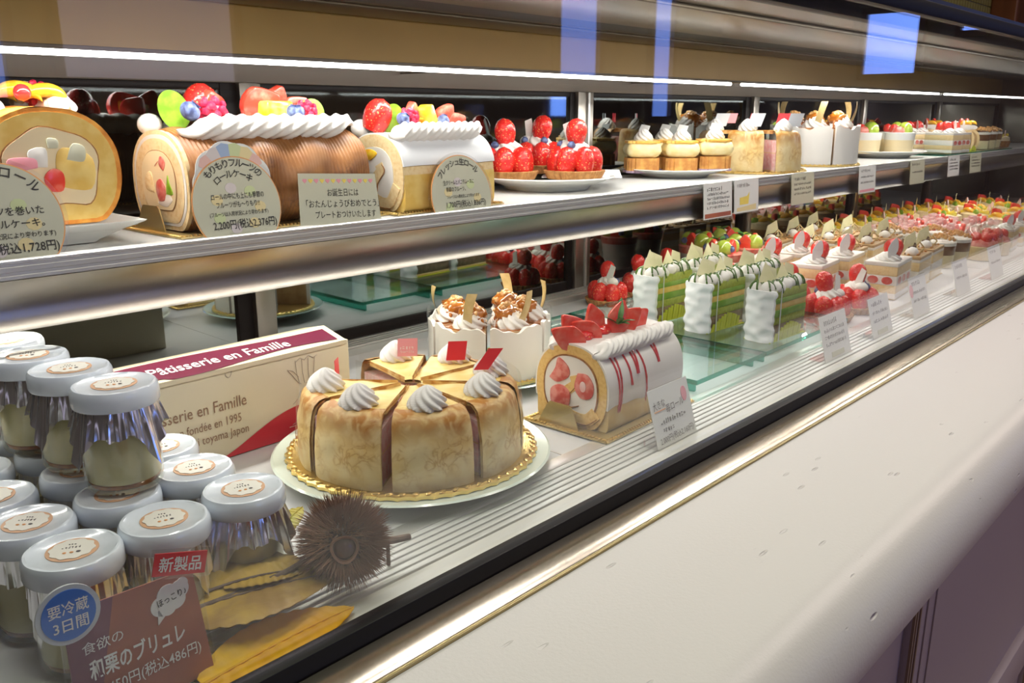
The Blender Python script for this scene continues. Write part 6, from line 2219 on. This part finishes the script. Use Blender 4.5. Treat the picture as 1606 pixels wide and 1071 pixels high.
def make_roll_slice():
    t = thing('roll_cake_slice', 'x', 'cake')
    ol = dee(0.070, 0.064)
    MB().prism_x(ol, 0, 0.040).build('sponge', 'sponge_pale', t)
    MB().prism_x(scaled(ol, 0.80, 0, 0.032), -0.0008, 0.002).build('chocolate_ring', 'mocha', t)
    MB().prism_x(scaled(ol, 0.50, 0, 0.032), -0.0014, 0.002).build('cream_filling', 'cream', t)
    mb = MB()
    mb.prism_x(dee(0.050, 0.014), 0.0, 0.040, T(0, 0, 0.060))
    mb.build('cream_top', 'cream', t)
    fruit(t, 'orange', T(0.012, -0.008, 0.072) @ R('Z', 70), 0.8)
    fruit(t, 'berry_half', T(0.026, 0.004, 0.066) @ R('Z', 30), 0.8)
    MB().box(-0.003, 0.043, -0.026, 0.026, -0.0002, 0.0004).build('paper_base', 'paper_lime', t)
    MB().prism_x([(-0.030, 0.0), (0.030, 0.0), (0.024, 0.014), (-0.024, 0.014)], -0.0028, -0.0020).build('paper_fan', 'paper_lime', t, smooth=False)
    return t


def spread_out(proto, spots, label, group, dz=0.0, rz=0.0, scale=1.0, used={tart.name, cs.name}):
    index_kids()
    for i, sp_ in enumerate(spots):
        x, y = sp_[0], sp_[1]
        a = math.radians(sp_[2]) if len(sp_) > 2 else rz
        first_ = proto.name not in used
        o = proto if first_ else copy_tree(proto)
        used.add(proto.name)
        o.location = (x, y, dz)
        o.rotation_euler = (0, 0, a)
        o.scale = (scale,) * 3
        tag(o, label, None, group)


# ---- glass risers on the deck
def glass_riser(label, x0, x1, y0, y1, zt):
    t = thing('glass_riser', label, 'glass stand', (0, 0, 0.0005))
    MB().box(x0, x1, y0, y1, zt - 0.005, zt).build('top_sheet', 'green_glass', t, smooth=False)
    e = MB()
    for b in ((x0, x1, y0 - 0.0006, y0 + 0.0006), (x0, x1, y1 - 0.0006, y1 + 0.0006), (x0 - 0.0006, x0 + 0.0006, y0, y1), (x1 - 0.0006, x1 + 0.0006, y0, y1)):
        e.box(b[0], b[1], b[2], b[3], zt - 0.0052, zt + 0.0002)
    e.build('polished_edge', 'glass_edge', t, smooth=False)
    for x in (x0 + 0.012, x1 - 0.016):
        MB().box(x, x + 0.004, y0 + 0.01, y1 - 0.01, 0.0, zt - 0.005).build('leg', 'glass_edge', t, smooth=False)
    return t


GZ = 0.0185
glass_riser('empty clear green glass riser behind the strawberry roll cake', 0.872, 1.046, 0.508, 0.850, GZ)
glass_riser('clear green glass riser under the matcha cakes', 1.049, 1.318, 0.508, 0.850, GZ)
ma = make_matcha()
spread_out(ma, [(1.076, 0.727, -3), (1.080, 0.637, -3), (1.092, 0.545, -3)], 'matcha cake slice with white cream end standing at the edge of the glass riser', 'matcha cakes at the riser edge', GZ + 0.0008)
spread_out(ma, [(1.188, 0.722, -3), (1.193, 0.632, -3)], 'matcha cake slice standing behind another matcha slice on the glass riser', 'second row of matcha cakes', GZ + 0.0008)
spread_out(tart, [(1.218, 0.900, 40), (1.318, 0.900, 80), (1.375, 0.820, 20), (1.422, 0.906, 60), (1.362, 0.728, 140)], 'strawberry tart with cream cap, standing on the deck behind the matcha cakes', 'tarts on the deck', 0.0008, scale=0.92)
spread_out(tart, [(1.362, 0.560, 110), (1.462, 0.553, 20), (1.405, 0.648, 200)], 'strawberry tart with cream cap, on the deck beside the matcha cakes and price cards', 'front tarts on the deck', 0.0008, scale=0.98)
sk = make_shortcake()
spread_out(sk, [(1.640, 0.566, 6), (1.520, 0.655, 6), (1.500, 0.736, 6), (1.640, 0.655, 6), (1.620, 0.736, 6)], 'strawberry shortcake slice with white oval tag, on the deck', 'shortcakes on the deck', 0.0008, scale=1.22)
gc = make_grape_cup()
spread_out(gc, [(1.530, 0.905, 20), (1.575, 0.826, 60), (1.630, 0.905, 100), (1.478, 0.823, 10)], 'panna cotta cup topped with green grapes, strawberries and blueberries', 'grape cups on the deck', 0.0008, scale=1.12)
ck = make_choco()
spread_out(ck, [(1.775, 0.572, 5), (1.755, 0.692, 5), (1.755, 0.775, 5), (1.755, 0.858, 5), (1.870, 0.697, 5), (1.870, 0.780, 5), (1.870, 0.863, 5), (1.985, 0.785, 5), (1.985, 0.868, 5), (1.985, 0.702, 5), (1.890, 0.584, 5)], 'layered cream slice with dark chocolate curls and sugar lattice', 'chocolate cream slices on the deck', 0.0008, scale=1.2)
cf_ = make_coffee_cup()
spread_out(cf_, [(2.020, 0.592), (2.100, 0.584), (2.085, 0.668), (2.168, 0.652), (2.130, 0.745)], 'small clear cup of coffee jelly with nut crumble', 'nut crumble cups on the deck', 0.0008, scale=1.12)
pk = make_fruit_tart('pink')
spread_out(pk, [(2.20, 0.740), (2.30, 0.700), (2.40, 0.660), (2.30, 0.800), (2.40, 0.760), (2.50, 0.720), (2.50, 0.820), (2.60, 0.770), (2.62, 0.670)], 'tart heaped with pale pink strawberry slices', 'pink strawberry tarts on the deck', 0.0008, 0.3, 0.94)
mx = make_fruit_tart('mix')
spread_out(mx, [(2.20, 0.900), (2.32, 0.905), (2.44, 0.900), (2.56, 0.905), (2.68, 0.900), (2.74, 0.800), (2.80, 0.900), (2.84, 0.740), (2.92, 0.880), (2.95, 0.760), (3.05, 0.860), (3.10, 0.720), (2.75, 0.640), (2.95, 0.640), (3.2, 0.8), (3.2, 0.66)], 'small tart piled with orange, mango and red fruit', 'mixed fruit tarts on the deck', 0.0008, 0.9, 1.12)
copy_spots = [(2.52, 0.560), (2.40, 0.555)]
spread_out(sk, copy_spots, 'strawberry shortcake slice beside the clear domed cakes', 'far shortcakes on the deck', 0.0008, 0.1)


def make_dome():
    t = thing('domed_strawberry_cake', 'x', 'cake')
    MB().lathe([(0.034, 0.0), (0.036, 0.002), (0.036, 0.030), (0.034, 0.032)], 30).build('sponge', 'sponge_pale', t)
    MB().lathe([(0.034, 0.032), (0.030, 0.042), (0.018, 0.050), (0.0005, 0.052)], 30).build('berry_glaze', 'strawberry_pale', t)
    for k in range(5):
        a = 2 * PI * k / 5
        berry_part(t, T(0.018 * math.cos(a), 0.018 * math.sin(a), 0.040), 0.012, 0.022)
    g = MB()
    g.lathe([(0.041, 0.0), (0.041, 0.045), (0.038, 0.062), (0.029, 0.075), (0.014, 0.081), (0.0005, 0.082)], 30, cap0=False)
    g.build('clear_dome', 'jar_glass', t)
    return t


dm = make_dome()
spread_out(dm, [(2.200, 0.553), (2.300, 0.555), (2.620, 0.556)], 'small strawberry cake under a clear plastic dome', 'domed cakes on the deck', 0.0008)

# ---- far end of the shelf
glass_riser_up = thing('glass_tray', 'thin green glass tray under the far shortcakes on the shelf', 'glass tray', (0, 0, US))
MB().box(2.56, 3.20, 0.758, 0.975, 0.0, 0.005).build('sheet', 'green_glass', glass_riser_up, smooth=False)
e = MB()
e.box(2.56, 3.20, 0.7572, 0.7582, -0.0001, 0.0052)
e.box(2.5592, 2.5602, 0.758, 0.975, -0.0001, 0.0052)
e.build('polished_edge', 'glass_edge', glass_riser_up, smooth=False)
spread_out(sk, [(2.640, 0.800, 75), (2.715, 0.800, 75), (2.650, 0.905, 75), (2.730, 0.905, 75)], 'strawberry shortcake slice on the glass tray of the shelf', 'shortcakes on the shelf tray', US + 0.0055)
rs_ = make_roll_slice()
spread_out(rs_, [(2.800, 0.800, 20), (2.870, 0.805, 20), (2.810, 0.900, 20), (2.890, 0.905, 20)], 'round roll cake slice with fruit and lime paper on the glass tray', 'roll slices on the shelf tray', US + 0.0058)
spread_out(cf_, [(2.985, 0.800), (3.060, 0.800), (3.135, 0.805), (3.02, 0.880), (3.10, 0.885)], 'small coffee jelly cup on the glass tray of the shelf', 'coffee cups on the shelf tray', US + 0.0058)
spread_out(mx, [(2.16, 0.93), (2.252, 0.950), (3.3, 0.86), (3.42, 0.86)], 'small mixed fruit tart standing on the white shelf', 'fruit tarts on the shelf', US + 0.0006, 0.5, 0.95)
